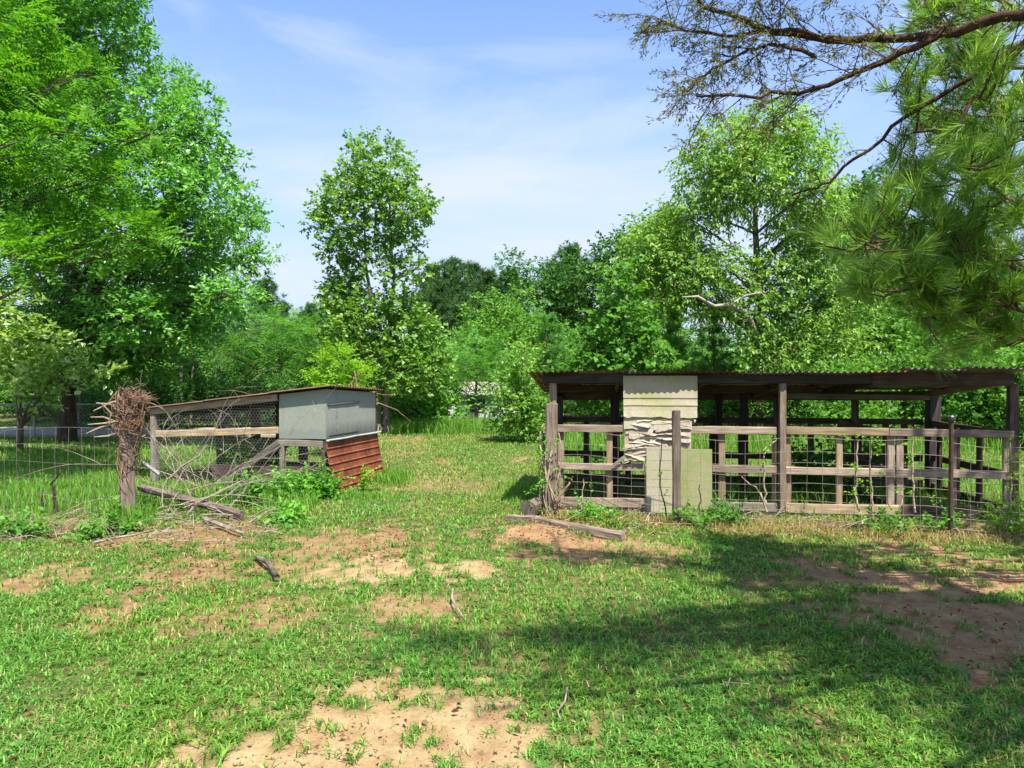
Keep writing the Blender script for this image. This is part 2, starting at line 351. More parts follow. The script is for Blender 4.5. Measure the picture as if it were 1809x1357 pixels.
def masks(x, y):
    x = np.asarray(x, float); y = np.asarray(y, float)
    n = fbm(x*1.7, y*1.7, 3, 4)-.5; n2 = fbm(x*8, y*8, 11, 4)-.5; n3 = fbm(x*.6+9, y*.45, 21, 3)
    dirt = np.zeros_like(x); sand = np.full_like(x, .35)
    for (xc, yc, rx, ry, a, s, k) in BLOBS:
        r = np.sqrt(((x-xc)/rx)**2+((y-yc)/ry)**2)
        mk = a*sstep(1.36, .62, r+n*1.5+n2*2.4)
        sand = np.where(mk > dirt, s, sand); dirt = np.maximum(dirt, mk)
    dirt = np.maximum(dirt, .5*sstep(.66, .8, n3+n2*.4)*sstep(13, 10, y))
    st = fbm(x*1.1+4, y*4.5, 121, 3); dirt = np.clip(dirt*(1-.75*sstep(.52, .66, st)*(x > 1.2)), 0, 1)
    dry = sstep(.42, .66, fbm(x*.8+3, y*.5+1, 31, 3))*sstep(7.5, 11, y)*.36
    # dry strip along the wire fence
    fy = 7.75-.17*(x-.5); band = np.exp(-((y-fy+.15)/.42)**2)*(x > .1)
    dry = np.maximum(dry, .9*band*sstep(.3, .5, fbm(x*3, y*3, 41, 3)))
    return dirt, sand, dry
def height(x, y):
    x = np.asarray(x, float); y = np.asarray(y, float)
    near = sstep(60, 14, np.hypot(x, y))
    h = (fbm(x*.9, y*.9, 51, 3)-.5)*.05*near+(fbm(x*5, y*5, 61, 3)-.5)*.022*near
    d0 = GD(945); h = h+(fbm(x*13, y*13, 66, 2)-.5)*.009*sstep(14, 9, np.hypot(x, y)); h = h+.11*np.exp(-(((x-.18)/.42)**2+((y-6.95)/.3)**2))
    return h
def axis(lo, hi, fine, far):
    a = list(np.arange(lo, hi+1e-6, fine)); s = fine; p = hi
    while p < far: s *= 1.18; p += s; a.append(p)
    s = fine; p = lo; b = []
    while p > -far: s *= 1.18; p -= s; b.append(p)
    return np.array(b[::-1]+a)
gx = axis(-7.5, 7.5, .055, 700); gy = axis(2.2, 13.5, .05, 700)
GX, GY = np.meshgrid(gx, gy); nx, ny = len(gx), len(gy)
dm, sm, drm = masks(GX, GY); GZ = height(GX, GY)-.012*dm*sstep(20, 14, np.hypot(GX, GY))
idx = np.arange(nx*ny).reshape(ny, nx)
F = np.stack([idx[:-1, :-1], idx[:-1, 1:], idx[1:, 1:], idx[1:, :-1]], -1).reshape(-1, 4)
def ground_mat():
    m, t, b, o = new_mat('lawn_soil')
    at = nd(t, 'ShaderNodeAttribute', attribute_name='cover'); sp = nd(t, 'ShaderNodeSeparateColor'); t.links.new(at.outputs['Color'], sp.inputs[0])
    tcn = nd(t, 'ShaderNodeTexCoord')
    def nz_(s, d=5, r=.6):
        n = nd(t, 'ShaderNodeTexNoise', Scale=s, Detail=d, Roughness=r); t.links.new(tcn.outputs['Object'], n.inputs['Vector']); return n.outputs['Fac']
    fine, mid, big = nz_(55, 6, .7), nz_(6), nz_(1.1)
    turf = ramp(t, fine, [(.3, (.04, .045, .014)), (.5, (.085, .095, .026)), (.75, (.16, .135, .06))])
    turf = mixc(t, turf, (.19, .19, .06), mixc(t, (0, 0, 0), (.7, .7, .7), sp.outputs['Blue']))
    red = ramp(t, mid, [(.3, (.12, .055, .028)), (.5, (.22, .11, .055)), (.72, (.29, .175, .095))])
    sand = ramp(t, mid, [(.3, (.27, .165, .085)), (.5, (.34, .26, .13)), (.72, (.4, .32, .17))])
    soil = mixc(t, red, sand, sp.outputs['Green'])
    soil = mixc(t, soil, ramp(t, fine, [(.28, (.55, .5, .45)), (.55, (1.05, 1.03, 1))]), .75, 'MULTIPLY')
    t.links.new(mixc(t, turf, soil, sp.outputs['Red']), b.inputs['Base Color'])
    b.inputs['Roughness'].default_value = .95; b.inputs['Specular IOR Level'].default_value = .1
    bump(t, b, fine, .5, .018); return m
me = mesh_np('ground', np.stack([GX, GY, GZ], -1).reshape(-1, 3), F, ground_mat(), True)
ca = me.color_attributes.new('cover', 'FLOAT_COLOR', 'POINT')
ca.data.foreach_set('color', np.stack([dm, sm, drm, np.ones_like(dm)], -1).astype(np.float32).ravel())
tag(link(bpy.data.objects.new('ground', me)), kind='structure')

# grey lane beyond the oak, far left
mb = MB(); xs = np.linspace(-40, -6.2, 24)
for i in range(23):
    a0, a1 = xs[i], xs[i+1]
    y0, y1 = 19.2+.1*math.sin(a0*.4), 19.2+.1*math.sin(a1*.4)
    mb.add([(a0, y0-1.1, .06), (a1, y1-1.1, .06), (a1, y1+1.5, .06), (a0, y0+1.5, .06), (a0, y0-1.1, -.2), (a1, y1-1.1, -.2)], [(0, 1, 2, 3), (4, 5, 1, 0)])
tag(mb.build('road', M['asphalt']), kind='structure')

# ------------------------------------------------------------------ leaves and trees
def leaf_faces(n):
    b = np.arange(n)[:, None]*4
    return np.concatenate([b+np.array([[0, 1, 2]]), b+np.array([[0, 2, 3]])], 1).reshape(-1, 3)
def leaf_verts(p, ax, nm, L, W, fold=.18, mid=.45):
    ax = nrm(ax); sd = nrm(np.cross(ax, nm)); nm = np.cross(sd, ax)
    L = L[:, None]; W = W[:, None]
    m = p+ax*L*mid+nm*W*fold
    return np.stack([p, m+sd*W/2, p+ax*L, m-sd*W/2], 1).reshape(-1, 3)
KIND = {  # k leaves per spray, spray length, leaf length, width, droop, hang, planar
    'oak': (9, .42, .17, .085, .10, .15, 0), 'pinnate': (14, .34, .1, .036, .12, .05, 1), 'gum': (8, .36, .14, .125, .08, .35, 0),
    'elm': (10, .5, .14, .06, .25, .75, 0), 'mimosa': (22, .5, .13, .022, .3, .1, 1), 'bush': (8, .3, .1, .055, .05, .1, 0),
    'far': (8, .6, .24, .14, .1, .2, 0), 'weed': (7, .2, .075, .045, .05, .1, 0), 'smallgum': (8, .4, .16, .13, .1, .3, 0)}
def sprays(rng, C, D, kind, sz=1.0):
    k, sl, L0, W0, dr, hang, planar = KIND[kind]; n = len(C)
    D = nrm(D); up = np.array([0, 0, 1.0])
    S = nrm(np.cross(D, up+rng.normal(0, .35, (n, 3))))
    t = np.linspace(.08, 1, k)[None, :, None]; sl = sl*sz*rng.uniform(.7, 1.3, (n, 1, 1))
    pos = C[:, None]+D[:, None]*sl*t-up*(dr*sl*t*t)
    sg = np.where(np.arange(k) % 2 == 0, 1., -1.)[None, :, None]
    if planar:
        ax = D[:, None]*.45+S[:, None]*sg-up*hang*.3+rng.normal(0, .08, (n, k, 3))
        nm = nrm(np.cross(S, D))[:, None]*np.ones((1, k, 1)); nm = np.where(nm[..., 2:] < 0, -nm, nm)+rng.normal(0, .12, (n, k, 3))
        pos = pos-up*0
    else:
        ax = D[:, None]*.6+S[:, None]*sg*.8-up*hang+rng.normal(0, .38, (n, k, 3))
        nm = up*.8+np.array([to_sun.x, to_sun.y, to_sun.z])*.35+rng.normal(0, .55, (n, k, 3))
    L = (L0*sz*rng.uniform(.65, 1.2, (n, k))).ravel(); W = W0*sz*rng.uniform(.75, 1.2, n*k)
    return leaf_verts(pos.reshape(-1, 3), ax.reshape(-1, 3), nm.reshape(-1, 3), L, W)
def clump_points(rng, c, r, n, inner=.35):
    u = nrm(rng.normal(0, 1, (n, 3))); lob = nrm(rng.normal(0, 1, (6, 3)))
    f = .72+.42*np.max(np.clip(u@lob.T, 0, 1)**3, axis=1)
    rad = (inner+(1-inner)*rng.uniform(0, 1, n)**.6)*f
    rad = np.where(rng.uniform(0, 1, n) < .06, rad*1.25, rad)
    return np.array(c)+u*np.array(r)*rad[:, None], nrm(u+np.array([0, 0, .2])+rng.normal(0, .45, (n, 3)))
def bez(a, b, c, n):
    return [(a*(1-t)**2+b*2*t*(1-t)+c*t*t) for t in [i/(n-1) for i in range(n)]]
def trunk_path(rng, base, top, n=9, wob=.12):
    base = Vector(base); top = Vector(top); pts = []
    for i in range(n):
        t = i/(n-1); p = base.lerp(top, t); w = wob*math.sin(t*math.pi)
        pts.append(p+Vector((rng.normal()*w*.6, rng.normal()*w*.6, 0)))
    return pts
def tree(name, label, cat, base, clumps, kind, leafmat, barkmat, r0, top=None, dens=1.0, sz=1.0, group=None, seed=1, inner=.35, forks=None, twigs=7, nseg=8, limb=1.0):
    """base: point on the ground; clumps: list of (Vector centre, (rx,ry,rz))"""
    rng = np.random.default_rng(seed); base = Vector(base)
    root = thing(name, label, cat, base, group)
    wood = MB(); zt = max(c.z for c, r in clumps)
    mc = sum((c for c, r in clumps), Vector())/len(clumps)
    trunks = []
    for tp in (forks or [top or Vector((base.x*.45+mc.x*.55, base.y*.45+mc.y*.55, zt))]):
        b0 = base+Vector((rng.normal()*.02, rng.normal()*.02, -.15)) if not forks else base+Vector(((tp.x-base.x)*.06-len(trunks)*r0*2.1, len(trunks)*r0*.4, -.15))
        pts = trunk_path(rng, b0, tp, 10, (zt-base.z)*.012)
        n = len(pts); rad = [r0*(1.12 if i == 0 else 1)*(1-.93*(i/(n-1))**1.1)+.006 for i in range(n)]
        wood.tube(pts, rad, nseg); trunks.append((pts, rad))
    V = []
    kk = KIND[kind]; la = kk[2]*kk[3]*.5*sz*sz*kk[0]
    for c, r in clumps:
        # limb from the trunk
        pts, rad = min(trunks, key=lambda q: min((Vector((p.x-c.x, p.y-c.y, 0))).length+abs(p.z-c.z)*.3 for p in q[0]))
        hd = min(Vector((p.x-c.x, p.y-c.y, 0)).length for p in pts)
        zz = max(base.z+.22*(zt-base.z)*rng.uniform(.7, 1.1), c.z-.55*hd-.25*r[2]); zz = min(zz, pts[-1].z)
        i = min(range(len(pts)), key=lambda j: abs(pts[j].z-zz)); a = pts[i]
        rb = max(.012, min(rad[i]*.5, limb*(.016*(c-a).length+.012)))
        midp = a.lerp(c, .5)+Vector((0, 0, .12*(c-a).length))+Vector(rng.normal(0, .05, 3))*(c-a).length
        bp = bez(a, midp, c, 6); wood.tube(bp, [rb*(1-.75*j/5) for j in range(6)], 5)
        for q in range(twigs):
            u = Vector(rng.normal(0, 1, 3)).normalized(); e = c+Vector((u.x*r[0], u.y*r[1], u.z*r[2]))*rng.uniform(.5, .95)
            s = bp[rng.integers(3, 6)]; wood.tube([s, s.lerp(e, .5)+Vector(rng.normal(0, .06, 3))*r[0], e], [rb*.3, rb*.2, .004], 3, False)
        rm = (r[0]*r[1]*r[2])**(1/3)
        n = max(6, int(dens*4*math.pi*rm*rm*1.35/la))
        C, D = clump_points(rng, c, r, n, inner); V.append(sprays(rng, C, D, kind, sz))
    wood.build('trunk', barkmat, root, smooth=True)
    v = np.concatenate(V); link(bpy.data.objects.new('crown', mesh_np('crown', v, leaf_faces(len(v)//4), leafmat)), root)
    return root
def pxclumps(lst, d, seed, squash=1.0, both=True, spread=.6, half=None):
    """photo outline -> clumps of foliage spread in depth round the trunk's distance"""
    rr = random.Random(seed); xs_ = [q[0] for q in lst]; cx = sum(xs_)/len(xs_)
    half = half or (max(xs_)-min(xs_))/2/FPX*d+.3
    o = []
    for (px, py, rp) in lst:
        lat = (px-cx)/FPX*d; room = math.sqrt(max(.05, half*half-lat*lat*.8))*spread
        r = rp/FPX*d
        for sgn in ((-1, 1) if both else (0,)):
            dd = sgn*rr.uniform(.25, 1)*room if both else rr.uniform(-1, 1)*room
            p2 = P(px+rr.uniform(-5, 5), py+rr.uniform(-5, 5), d+dd)
            k = 1 if sgn <= 0 else .9
            o.append((p2, (r*k, r*k, r*k*squash)))
    return o
def copy_tree(o, loc, rz, s, label=None, group=None):
    r = o.copy(); COL.objects.link(r); r.matrix_basis = Matrix.LocRotScale(Vector(loc), Quaternion((0, 0, 1), rz), Vector(s if hasattr(s, '__len__') else (s, s, s)))
    if label: r['label'] = label
    if group: r['group'] = group
    for ch in list(o.children):
        c = ch.copy(); COL.objects.link(c); c.parent = r; c.matrix_parent_inverse = ch.matrix_parent_inverse.copy()
    return r
# -- generic crowns, built at the origin of their own base
def generic_clumps(seed, h, w, shape, n, base=(0, 0, 0)):
    rr = random.Random(seed); o = []
    for i in range(n):
        t = (i+.5)/n
        if shape == 'dome': z = .28+.62*t; wr = math.sqrt(max(.04, 1-((z-.5)/.52)**2))
        elif shape == 'cone': z = .12+.84*t; wr = 1.05-z*.95
        elif shape == 'bush': z = .2+.6*t; wr = math.sqrt(max(.05, 1-((z-.3)/.75)**2))
        else: z = .45+.5*t; wr = .55+.45*math.sin((z-.4)/.6*math.pi)
        a = i*2.4+rr.uniform(-.5, .5); q = rr.uniform(.35, .8)*wr*w
        r = w*rr.uniform(.3, .46)*(.55+.45*wr)
        o.append((Vector((base[0]+math.cos(a)*q, base[1]+math.sin(a)*q, base[2]+z*h)), (r, r, r*rr.uniform(.65, .9))))
    return o
def at_ground(px, d): return Vector(((px-CX)/FPX*d, d, 0))
def z_top(py, d): return EYE+(HY-py)/FPX*d

# ---- pines
def needles(rng, C, D, k, L, W, back=.12, spread=(.25, 1.15)):
    n = len(C); D = nrm(D)
    pr = nrm(np.cross(D[:, None], rng.normal(0, 1, (n, k, 3)))); an = rng.uniform(*spread, (n, k, 1))
    ax = D[:, None]*np.cos(an)+pr*np.sin(an)-np.array([0, 0, .12])
    pos = C[:, None]-D[:, None]*rng.uniform(0, back, (n, k, 1))
    return leaf_verts(pos.reshape(-1, 3), ax.reshape(-1, 3), rng.normal(0, 1, (n*k, 3)), L*rng.uniform(.7, 1.15, n*k), W*rng.uniform(.8, 1.2, n*k), 0, .3)
def pine(name, label, base, h, w, first, nwh, tuft, k, L, W, leafmat, r0, seed, group=None, topw=.15, cat='tree'):
    rng = np.random.default_rng(seed); base = Vector(base); root = thing(name, label, cat, base, group); wood = MB()
    tp = trunk_path(rng, base+Vector((0, 0, -.1)), base+Vector((rng.normal()*.2, rng.normal()*.2, h)), 8, h*.01)
    wood.tube(tp, [r0*(1-.9*i/7)+.01 for i in range(8)], 7); C = []; D = []
    for i in range(nwh):
        t = i/(nwh-1); z = h*(first+(1-first)*t*.97); R = w*((1-t)**.8*(1-topw)+topw)*rng.uniform(.8, 1.15)
        if first > .3: R = w*(.35+.65*math.sin(min(1, (t*.9+.12))*math.pi))*rng.uniform(.7, 1.1)
        m = rng.integers(4, 7); a0 = rng.uniform(0, 6.3)
        for j in range(m):
            a = a0+j*2*math.pi/m+rng.normal()*.25; d = Vector((math.cos(a), math.sin(a), .35+.3*t+rng.normal()*.15)).normalized()
            s = base+Vector((0, 0, z)); e = s+d*R*rng.uniform(.75, 1.1)
            wood.tube([s, s.lerp(e, .5)-Vector((0, 0, .05*R)), e], [.012+.012*R, .01+.006*R, .006], 4, False)
            nt_ = max(2, int(tuft*R*R/(w*w)+tuft*.35))
            for q in range(nt_):
                u = rng.uniform(.3, 1.0); p = s.lerp(e, u)+Vector(rng.normal(0, .17, 3))*R*(.4+.6*u)
                C.append(p); D.append((p-s).normalized()*.6+Vector(rng.normal(0, .4, 3))+Vector((0, 0, .35)))
    for q in range(max(4, tuft)):
        C.append(tp[-1]-Vector((0, 0, h*.16*rng.uniform(0, 1)))+Vector(rng.normal(0, .05, 3))*w); D.append(Vector(rng.normal(0, .35, 3))+Vector((0, 0, 1)))
    v = needles(rng, np.array(C), np.array(D), k, L, W, L*.6)
    wood.build('trunk', M['pinebark'], root, smooth=True)
    link(bpy.data.objects.new('crown', mesh_np('crown', v, leaf_faces(len(v)//4), leafmat)), root)
    return root

# ================================================================== SHED (right)
EX = Vector((5.243, -.65, 0)).normalized(); EY = Vector((-EX.y, EX.x, 0)); S0 = Vector((.307, 8.15, 0)); SL = 5.283; SDp = 1.95
def S(u, v, z): return S0+EX*u+EY*v+Vector((0, 0, z))
def su(px, v=0):
    """distance along the shed front whose upright stands under that photo column"""
    k = (px-CX)/FPX; a = S0+EY*v
    return (k*a.y-a.x)/(EX.x-k*EX.y)
shed = thing('goat_shed', 'long low open-sided timber shed with corrugated tin roof and slatted rail walls', 'shed', S(SL/2, SDp/2, 0))
ROOF_F, ROOF_B = 1.655, 1.40
# corrugated sheets
nsh = 9; sw = (SL+.14)/nsh
for i in range(nsh):
    mb = MB(); u0 = -.12+i*sw; w = sw+.03; nw = int(w/.0085); rows = 5
    lift = (i % 2)*.004+RB.uniform(0, .004); fr = -.16+RB.uniform(-.02, .015); tilt = RB.uniform(-.006, .006)
    if i >= 7: lift += .012*(i-6)
    for th in (0, -.004):
        b = len(mb.v)
        for r in range(rows):
            t = r/(rows-1); v = fr+(SDp+.3)*t
            for j in range(nw+1):
                u = u0+w*j/nw; z = ROOF_F+(ROOF_B-ROOF_F)*t+.0105*math.sin(2*math.pi*u/.068)+lift+tilt*(j/nw-.5)*4+th+.012*math.sin(t*5+i)
                mb.v.append(tuple(S(u, v, z)))
        for r in range(rows-1):
            for j in range(nw):
                q = (b+r*(nw+1)+j, b+r*(nw+1)+j+1, b+(r+1)*(nw+1)+j+1, b+(r+1)*(nw+1)+j)
                mb.f.append(q if th == 0 else q[::-1])
    mb.build('roof_sheet', M['tin'] if i % 3 else M['tinrust'], shed)
# beams
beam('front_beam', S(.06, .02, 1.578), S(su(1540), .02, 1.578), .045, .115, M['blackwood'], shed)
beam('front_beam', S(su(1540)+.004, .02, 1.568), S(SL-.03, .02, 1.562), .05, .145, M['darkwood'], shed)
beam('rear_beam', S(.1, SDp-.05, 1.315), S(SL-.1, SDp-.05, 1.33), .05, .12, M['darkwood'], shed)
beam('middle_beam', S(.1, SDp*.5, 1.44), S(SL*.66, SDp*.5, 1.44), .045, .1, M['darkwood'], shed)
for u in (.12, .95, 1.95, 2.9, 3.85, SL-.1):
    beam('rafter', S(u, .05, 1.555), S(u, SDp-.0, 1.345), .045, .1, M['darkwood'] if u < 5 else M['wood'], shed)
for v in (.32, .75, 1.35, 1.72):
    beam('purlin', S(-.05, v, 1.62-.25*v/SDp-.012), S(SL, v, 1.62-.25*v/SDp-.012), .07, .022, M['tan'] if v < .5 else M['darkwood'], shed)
beam('hanging_board', S(su(1386, .9), .9, 1.35), S(su(1642, 1.7), 1.7, 1.32), .02, .07, M['greywood'], shed)
# posts
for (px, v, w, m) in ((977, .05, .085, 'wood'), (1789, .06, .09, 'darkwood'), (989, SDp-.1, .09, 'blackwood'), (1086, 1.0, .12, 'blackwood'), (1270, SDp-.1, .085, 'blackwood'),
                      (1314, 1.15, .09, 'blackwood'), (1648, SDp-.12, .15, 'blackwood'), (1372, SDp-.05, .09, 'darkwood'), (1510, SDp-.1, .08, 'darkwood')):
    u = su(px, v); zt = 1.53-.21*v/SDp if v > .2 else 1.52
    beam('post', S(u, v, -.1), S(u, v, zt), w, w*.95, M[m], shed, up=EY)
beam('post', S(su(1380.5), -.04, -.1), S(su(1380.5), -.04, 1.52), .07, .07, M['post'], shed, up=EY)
# front rails
def rail(name, px0, px1, z, h, m, v=0.0, t=.04, dz=0):
    return beam(name, S(su(px0, v), v, z), S(su(px1, v), v, z+dz), t, h, M[m], shed)
rail('rail', 978, 1102, .985, .085, 'wood'); rail('rail', 1220, 1372, .975, .088, 'wood'); rail('rail', 1388.5, 1570, .985, .088, 'tan', dz=-.01); rail('rail', 1571, 1790, .97, .085, 'wood', dz=-.01)
rail('rail', 985, 1140, .535, .08, 'wood'); rail('rail', 1258, 1374, .535, .085, 'wood'); rail('rail', 1388, 1580, .525, .085, 'wood', dz=.0); rail('rail', 1582, 1783, .52, .09, 'wood', dz=-.01)
rail('sill_board', 990, 1144, .115, .105, 'wood', -.005); rail('sill_board', 1230, 1374, .1, .1, 'greywood', -.005); rail('sill_board', 1388, 1590, .1, .11, 'tan', -.005); rail('sill_board', 1592, 1790, .09, .13, 'darkwood', -.005)
for (px, m, w) in ((991, 'wood', .065), (1077, 'tan', .07), (1275, 'tan', .075), (1368.5, 'tan', .055), (1392, 'tan', .06), (1482, 'tan', .07), (1573, 'wood', .075), (1589, 'wood', .075), (1684, 'wood', .07), (1778, 'wood', .07)):
    u = su(px, .05); beam('stud', S(u, .055, .04), S(u, .055, .94), w*.6, w, M[m], shed, up=EX)
# foundation blocks
k = 0; u = .15
while u < SL-.2:
    L_ = RB.uniform(.36, .42)
    mb = MB(); mb.box((0, 0, 0), (L_-.012, .19, .12)); o = mb.build('foundation_block', M['block'] if k % 3 else M['cream2'], shed, frame_from(S(u, .0, -.075), S(u+1, .0, -.075)))
    u += L_; k += 1
# side and rear walls
for v0, pxs in ((SDp-.02, None),):
    for z, h in ((.97, .08), (.47, .085), (.12, .1)):
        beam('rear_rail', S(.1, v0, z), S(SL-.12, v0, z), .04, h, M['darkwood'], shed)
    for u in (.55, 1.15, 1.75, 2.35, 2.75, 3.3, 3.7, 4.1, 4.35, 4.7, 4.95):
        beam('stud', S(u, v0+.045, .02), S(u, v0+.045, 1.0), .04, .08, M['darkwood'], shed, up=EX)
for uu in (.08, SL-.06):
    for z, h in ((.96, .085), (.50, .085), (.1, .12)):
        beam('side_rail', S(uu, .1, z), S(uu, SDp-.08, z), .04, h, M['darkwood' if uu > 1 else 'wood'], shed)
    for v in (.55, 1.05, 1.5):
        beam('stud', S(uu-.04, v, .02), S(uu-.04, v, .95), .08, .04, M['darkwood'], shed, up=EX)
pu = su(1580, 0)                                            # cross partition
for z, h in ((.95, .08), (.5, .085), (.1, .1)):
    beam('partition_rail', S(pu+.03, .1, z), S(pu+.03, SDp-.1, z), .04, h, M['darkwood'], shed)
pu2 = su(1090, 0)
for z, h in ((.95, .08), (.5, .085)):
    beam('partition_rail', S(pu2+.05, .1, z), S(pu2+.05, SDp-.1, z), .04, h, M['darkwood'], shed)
beam('loose_slat', S(su(1080, -.05), -.05, .53), S(su(1113, -.05), -.05, .71), .012, .035, M['greywood'], shed)
# cream siding sheet, courses overlapping, torn at the bottom
def strip(name, px0, px1, y0, y1, m, v, n=10, tear=0, curl=0, parent=shed, seed=0):
    rr = random.Random(seed); mb = MB(); top = []; bot = []
    u0, u1 = su(px0, v), su(px1, v); dpt = S(u0, v, 0).y
    z0 = EYE-(y0-HY)/FPX*dpt; z1 = EYE-(y1-HY)/FPX*dpt
    vs_ = []
    for i in range(n+1):
        t = i/n; u = u0+(u1-u0)*t; jag = rr.uniform(-1, 1)*tear; cv = curl*rr.uniform(.2, 1) if curl else 0
        vs_ += [S(u, v, z0), S(u, v-.004-cv*.4, (z0+z1)/2+jag*.3), S(u, v-.012-cv, z1+jag)]
        vs_ += [S(u, v+.007, z0), S(u, v+.003-cv*.4, (z0+z1)/2+jag*.3), S(u, v-.005-cv, z1+jag)]
    fs = []
    for i in range(n):
        a = i*6; b = a+6
        fs += [(a, a+1, b+1, b), (a+1, a+2, b+2, b+1), (a+3, b+3, b+4, a+4), (a+4, b+4, b+5, a+5), (a+2, a+5, b+5, b+2), (a, b, b+3, a+3)]
    fs += [(0, 3, 4, 1), (1, 4, 5, 2)]; e = n*6; fs += [(e, e+1, e+4, e+3), (e+1, e+2, e+5, e+4)]
    mb.add(vs_, fs); return mb.build(name, m, parent)
v = -.035
strip('siding_course', 1101, 1232, 664, 703, M['cream'], v, 8)
strip('siding_course', 1101.3, 1232, 701, 716, M['cream'], v-.003, 8, .002, seed=1)
strip('siding_course', 1101.5, 1231.5, 714, 737, M['cream'], v-.006, 16, .012, .01, seed=2)
strip('siding_course', 1102, 1222, 734, 757, M['cream'], v+.001, 16, .012, .006, seed=3)
slab_b = strip('backing_board', 1103, 1220, 737, 776, M['tinrust'], v+.03, 3); strip('backing_board', 1104, 1146, 776, 816, M['tinrust'], v+.03, 3)
strip('siding_course', 1103, 1221, 752, 790, M['peel'], v+.012, 22, .02, .004, seed=41); strip('siding_course', 1104, 1147, 786, 815, M['peel'], v+.012, 12, .016, .004, seed=42)
def shard(x0, x1, y0, y1, m, vv, seed):
    rr_ = random.Random(seed); n = 7; L = []; flip = rr_.random() < .5; slope = rr_.uniform(-3, 3); out_ = rr_.uniform(.006, .03)
    for i in range(n+1):
        t = i/n; tt = 1-t if flip else t; x = x0+(x1-x0)*t; h = (y1-y0)*(1-.85*tt)*rr_.uniform(.75, 1.1); yc = y0+slope*t+rr_.uniform(-.8, .8)
        u = su(x, vv); dpt = S(u, vv, 0).y; za = EYE-(yc-HY)/FPX*dpt; zb_ = EYE-(yc+h-HY)/FPX*dpt
        L.append((S(u, vv, za), S(u, vv-out_*(.4+.6*rr_.random()), zb_)))
    mb = MB(); vs_ = []
    for p, q in L: vs_ += [p, q, p+EY*.003, q+EY*.003]
    fs = []
    for i in range(n):
        a_ = i*4; b_ = a_+4; fs += [(a_, a_+1, b_+1, b_), (a_+2, b_+2, b_+3, a_+3), (a_+1, a_+3, b_+3, b_+1), (a_, b_, b_+2, a_+2)]
    mb.add(vs_, fs); mb.build('torn_siding', m, shed)
rq = random.Random(63)
for q in range(26):
    y0 = 738+q*2.9+rq.uniform(-3, 3); lim = 1220 if y0 < 782 else 1146
    x0 = rq.uniform(1102, lim-40); x1 = min(lim, x0+rq.uniform(28, 75)); shard(x0, x1, y0, y0+rq.uniform(5, 13), M['peel'] if q % 2 else M['cream'], v+.004-.0035*(q % 6), 900+q)
for (a, b, c, d_, q) in ((1205, 1230, 736, 746, 1), (1108, 1150, 745, 752, 2), (1120, 1155, 752, 766, 3)):
    mb = MB(); p = [P(a, c, 8.0), P(b, c+6, 7.93), P(b-4, d_+4, 7.9), P(a+6, d_-2, 7.97)]
    mb.add([*p, *[x+Vector((0, .006, 0)) for x in p]], [(0, 1, 2, 3), (7, 6, 5, 4), (0, 4, 5, 1), (1, 5, 6, 2), (2, 6, 7, 3), (3, 7, 4, 0)]); mb.build('torn_siding', M['peel'], shed)
o = strip('lower_panel', 1142, 1188, 789, 915, M['cream2'], -.06, 8, .006, seed=31); o['label'] = 'cream lower panel left of the grey post'
o = strip('lower_panel', 1200, 1258, 793, 920, M['green'], -.07, 8, .003, seed=32); o['label'] = 'green stained lower panel right of the grey post'

# ================================================================== WIRE FENCE along the shed
F0 = Vector((P(975, 905, GD(908)).x, GD(908), 0)); F1 = Vector((P(1676, 948, 6.85).x, 6.85, 0)); FD = (F1-F0).normalized()
def Fp(s, z): p = F0+FD*s; return Vector((p.x, p.y, z))
fence = thing('wire_fence', 'woven wire fence on mixed posts in front of the low tin-roofed shed', 'fence', F0)
h_post = z_top(714, F0.y)
o = beam('corner_post', Fp(0, -.2), Fp(0, h_post), .135, .135, M['post'], fence, up=(0.2, 1, 0), seg=8, rough=.006, ch=.018); o['label'] = 'thick grey corner post wrapped in vines'
s1 = 1.62; q = P(1195, 925, 7.42); pz = Vector((q.x, q.y-.04, 0))
o = beam('line_post', pz+Vector((0, 0, -.2)), pz+Vector((-.01, 0, z_top(725, 7.4))), .085, .085, M['post'], fence, up=(0.1, 1, 0), seg=8, rough=.005, ch=.012); o['label'] = 'slim square grey post in front of the cream panels'
mb = MB(); tp = Vector((F1.x, F1.y-.03, 0)); mb.tube([tp+Vector((0, 0, -.2)), tp+Vector((.01, 0, z_top(738, 6.85)))], .019, 8)
mb.add([tp+Vector((-.005, .0, 0)), tp+Vector((.005, 0, 0)), tp+Vector((.005, .035, 0)), tp+Vector((-.005, .035, 0)), tp+Vector((.005, .0, 1.15)), tp+Vector((.015, 0, 1.15)), tp+Vector((.015, .035, 1.15)), tp+Vector((.005, .035, 1.15))], [(0, 1, 5, 4), (1, 2, 6, 5), (2, 3, 7, 6), (3, 0, 4, 7)])
tpost = mb.build('metal_post', M['steel'], fence, smooth=False); tpost['label'] = 'thin brown metal post with a black cap'
mb = MB(); ct = tp+Vector((.01, 0, z_top(738, 6.85))); mb.tube([ct-Vector((0, 0, .035)), ct-Vector((0, 0, .02)), ct+Vector((0, 0, .01)), ct+Vector((0, 0, .025))], [.022, .036, .036, .022], 10); mb.build('cap', M['cap'], tpost)
mb = MB(); rr = random.Random(9)
zs = [.08, .18, .28, .37, .46, .56, .67, .79, .93]; LF = 6.4; ns = 44
def sag(s): return .018*math.sin(s*2.1+1)+.012*math.sin(s*5.3)
for i, z in enumerate(zs):
    pts = [Fp(s, z+sag(s)*(.4+z)-.0*s+rr.uniform(-.004, .004))+Vector((0, -.02+.015*math.sin(s*3+i), 0)) for s in np.linspace(-.02, LF, ns)]
    mb.tube(pts, .0032 if i in (0, 8) else .0026, 3, False)
s = .15
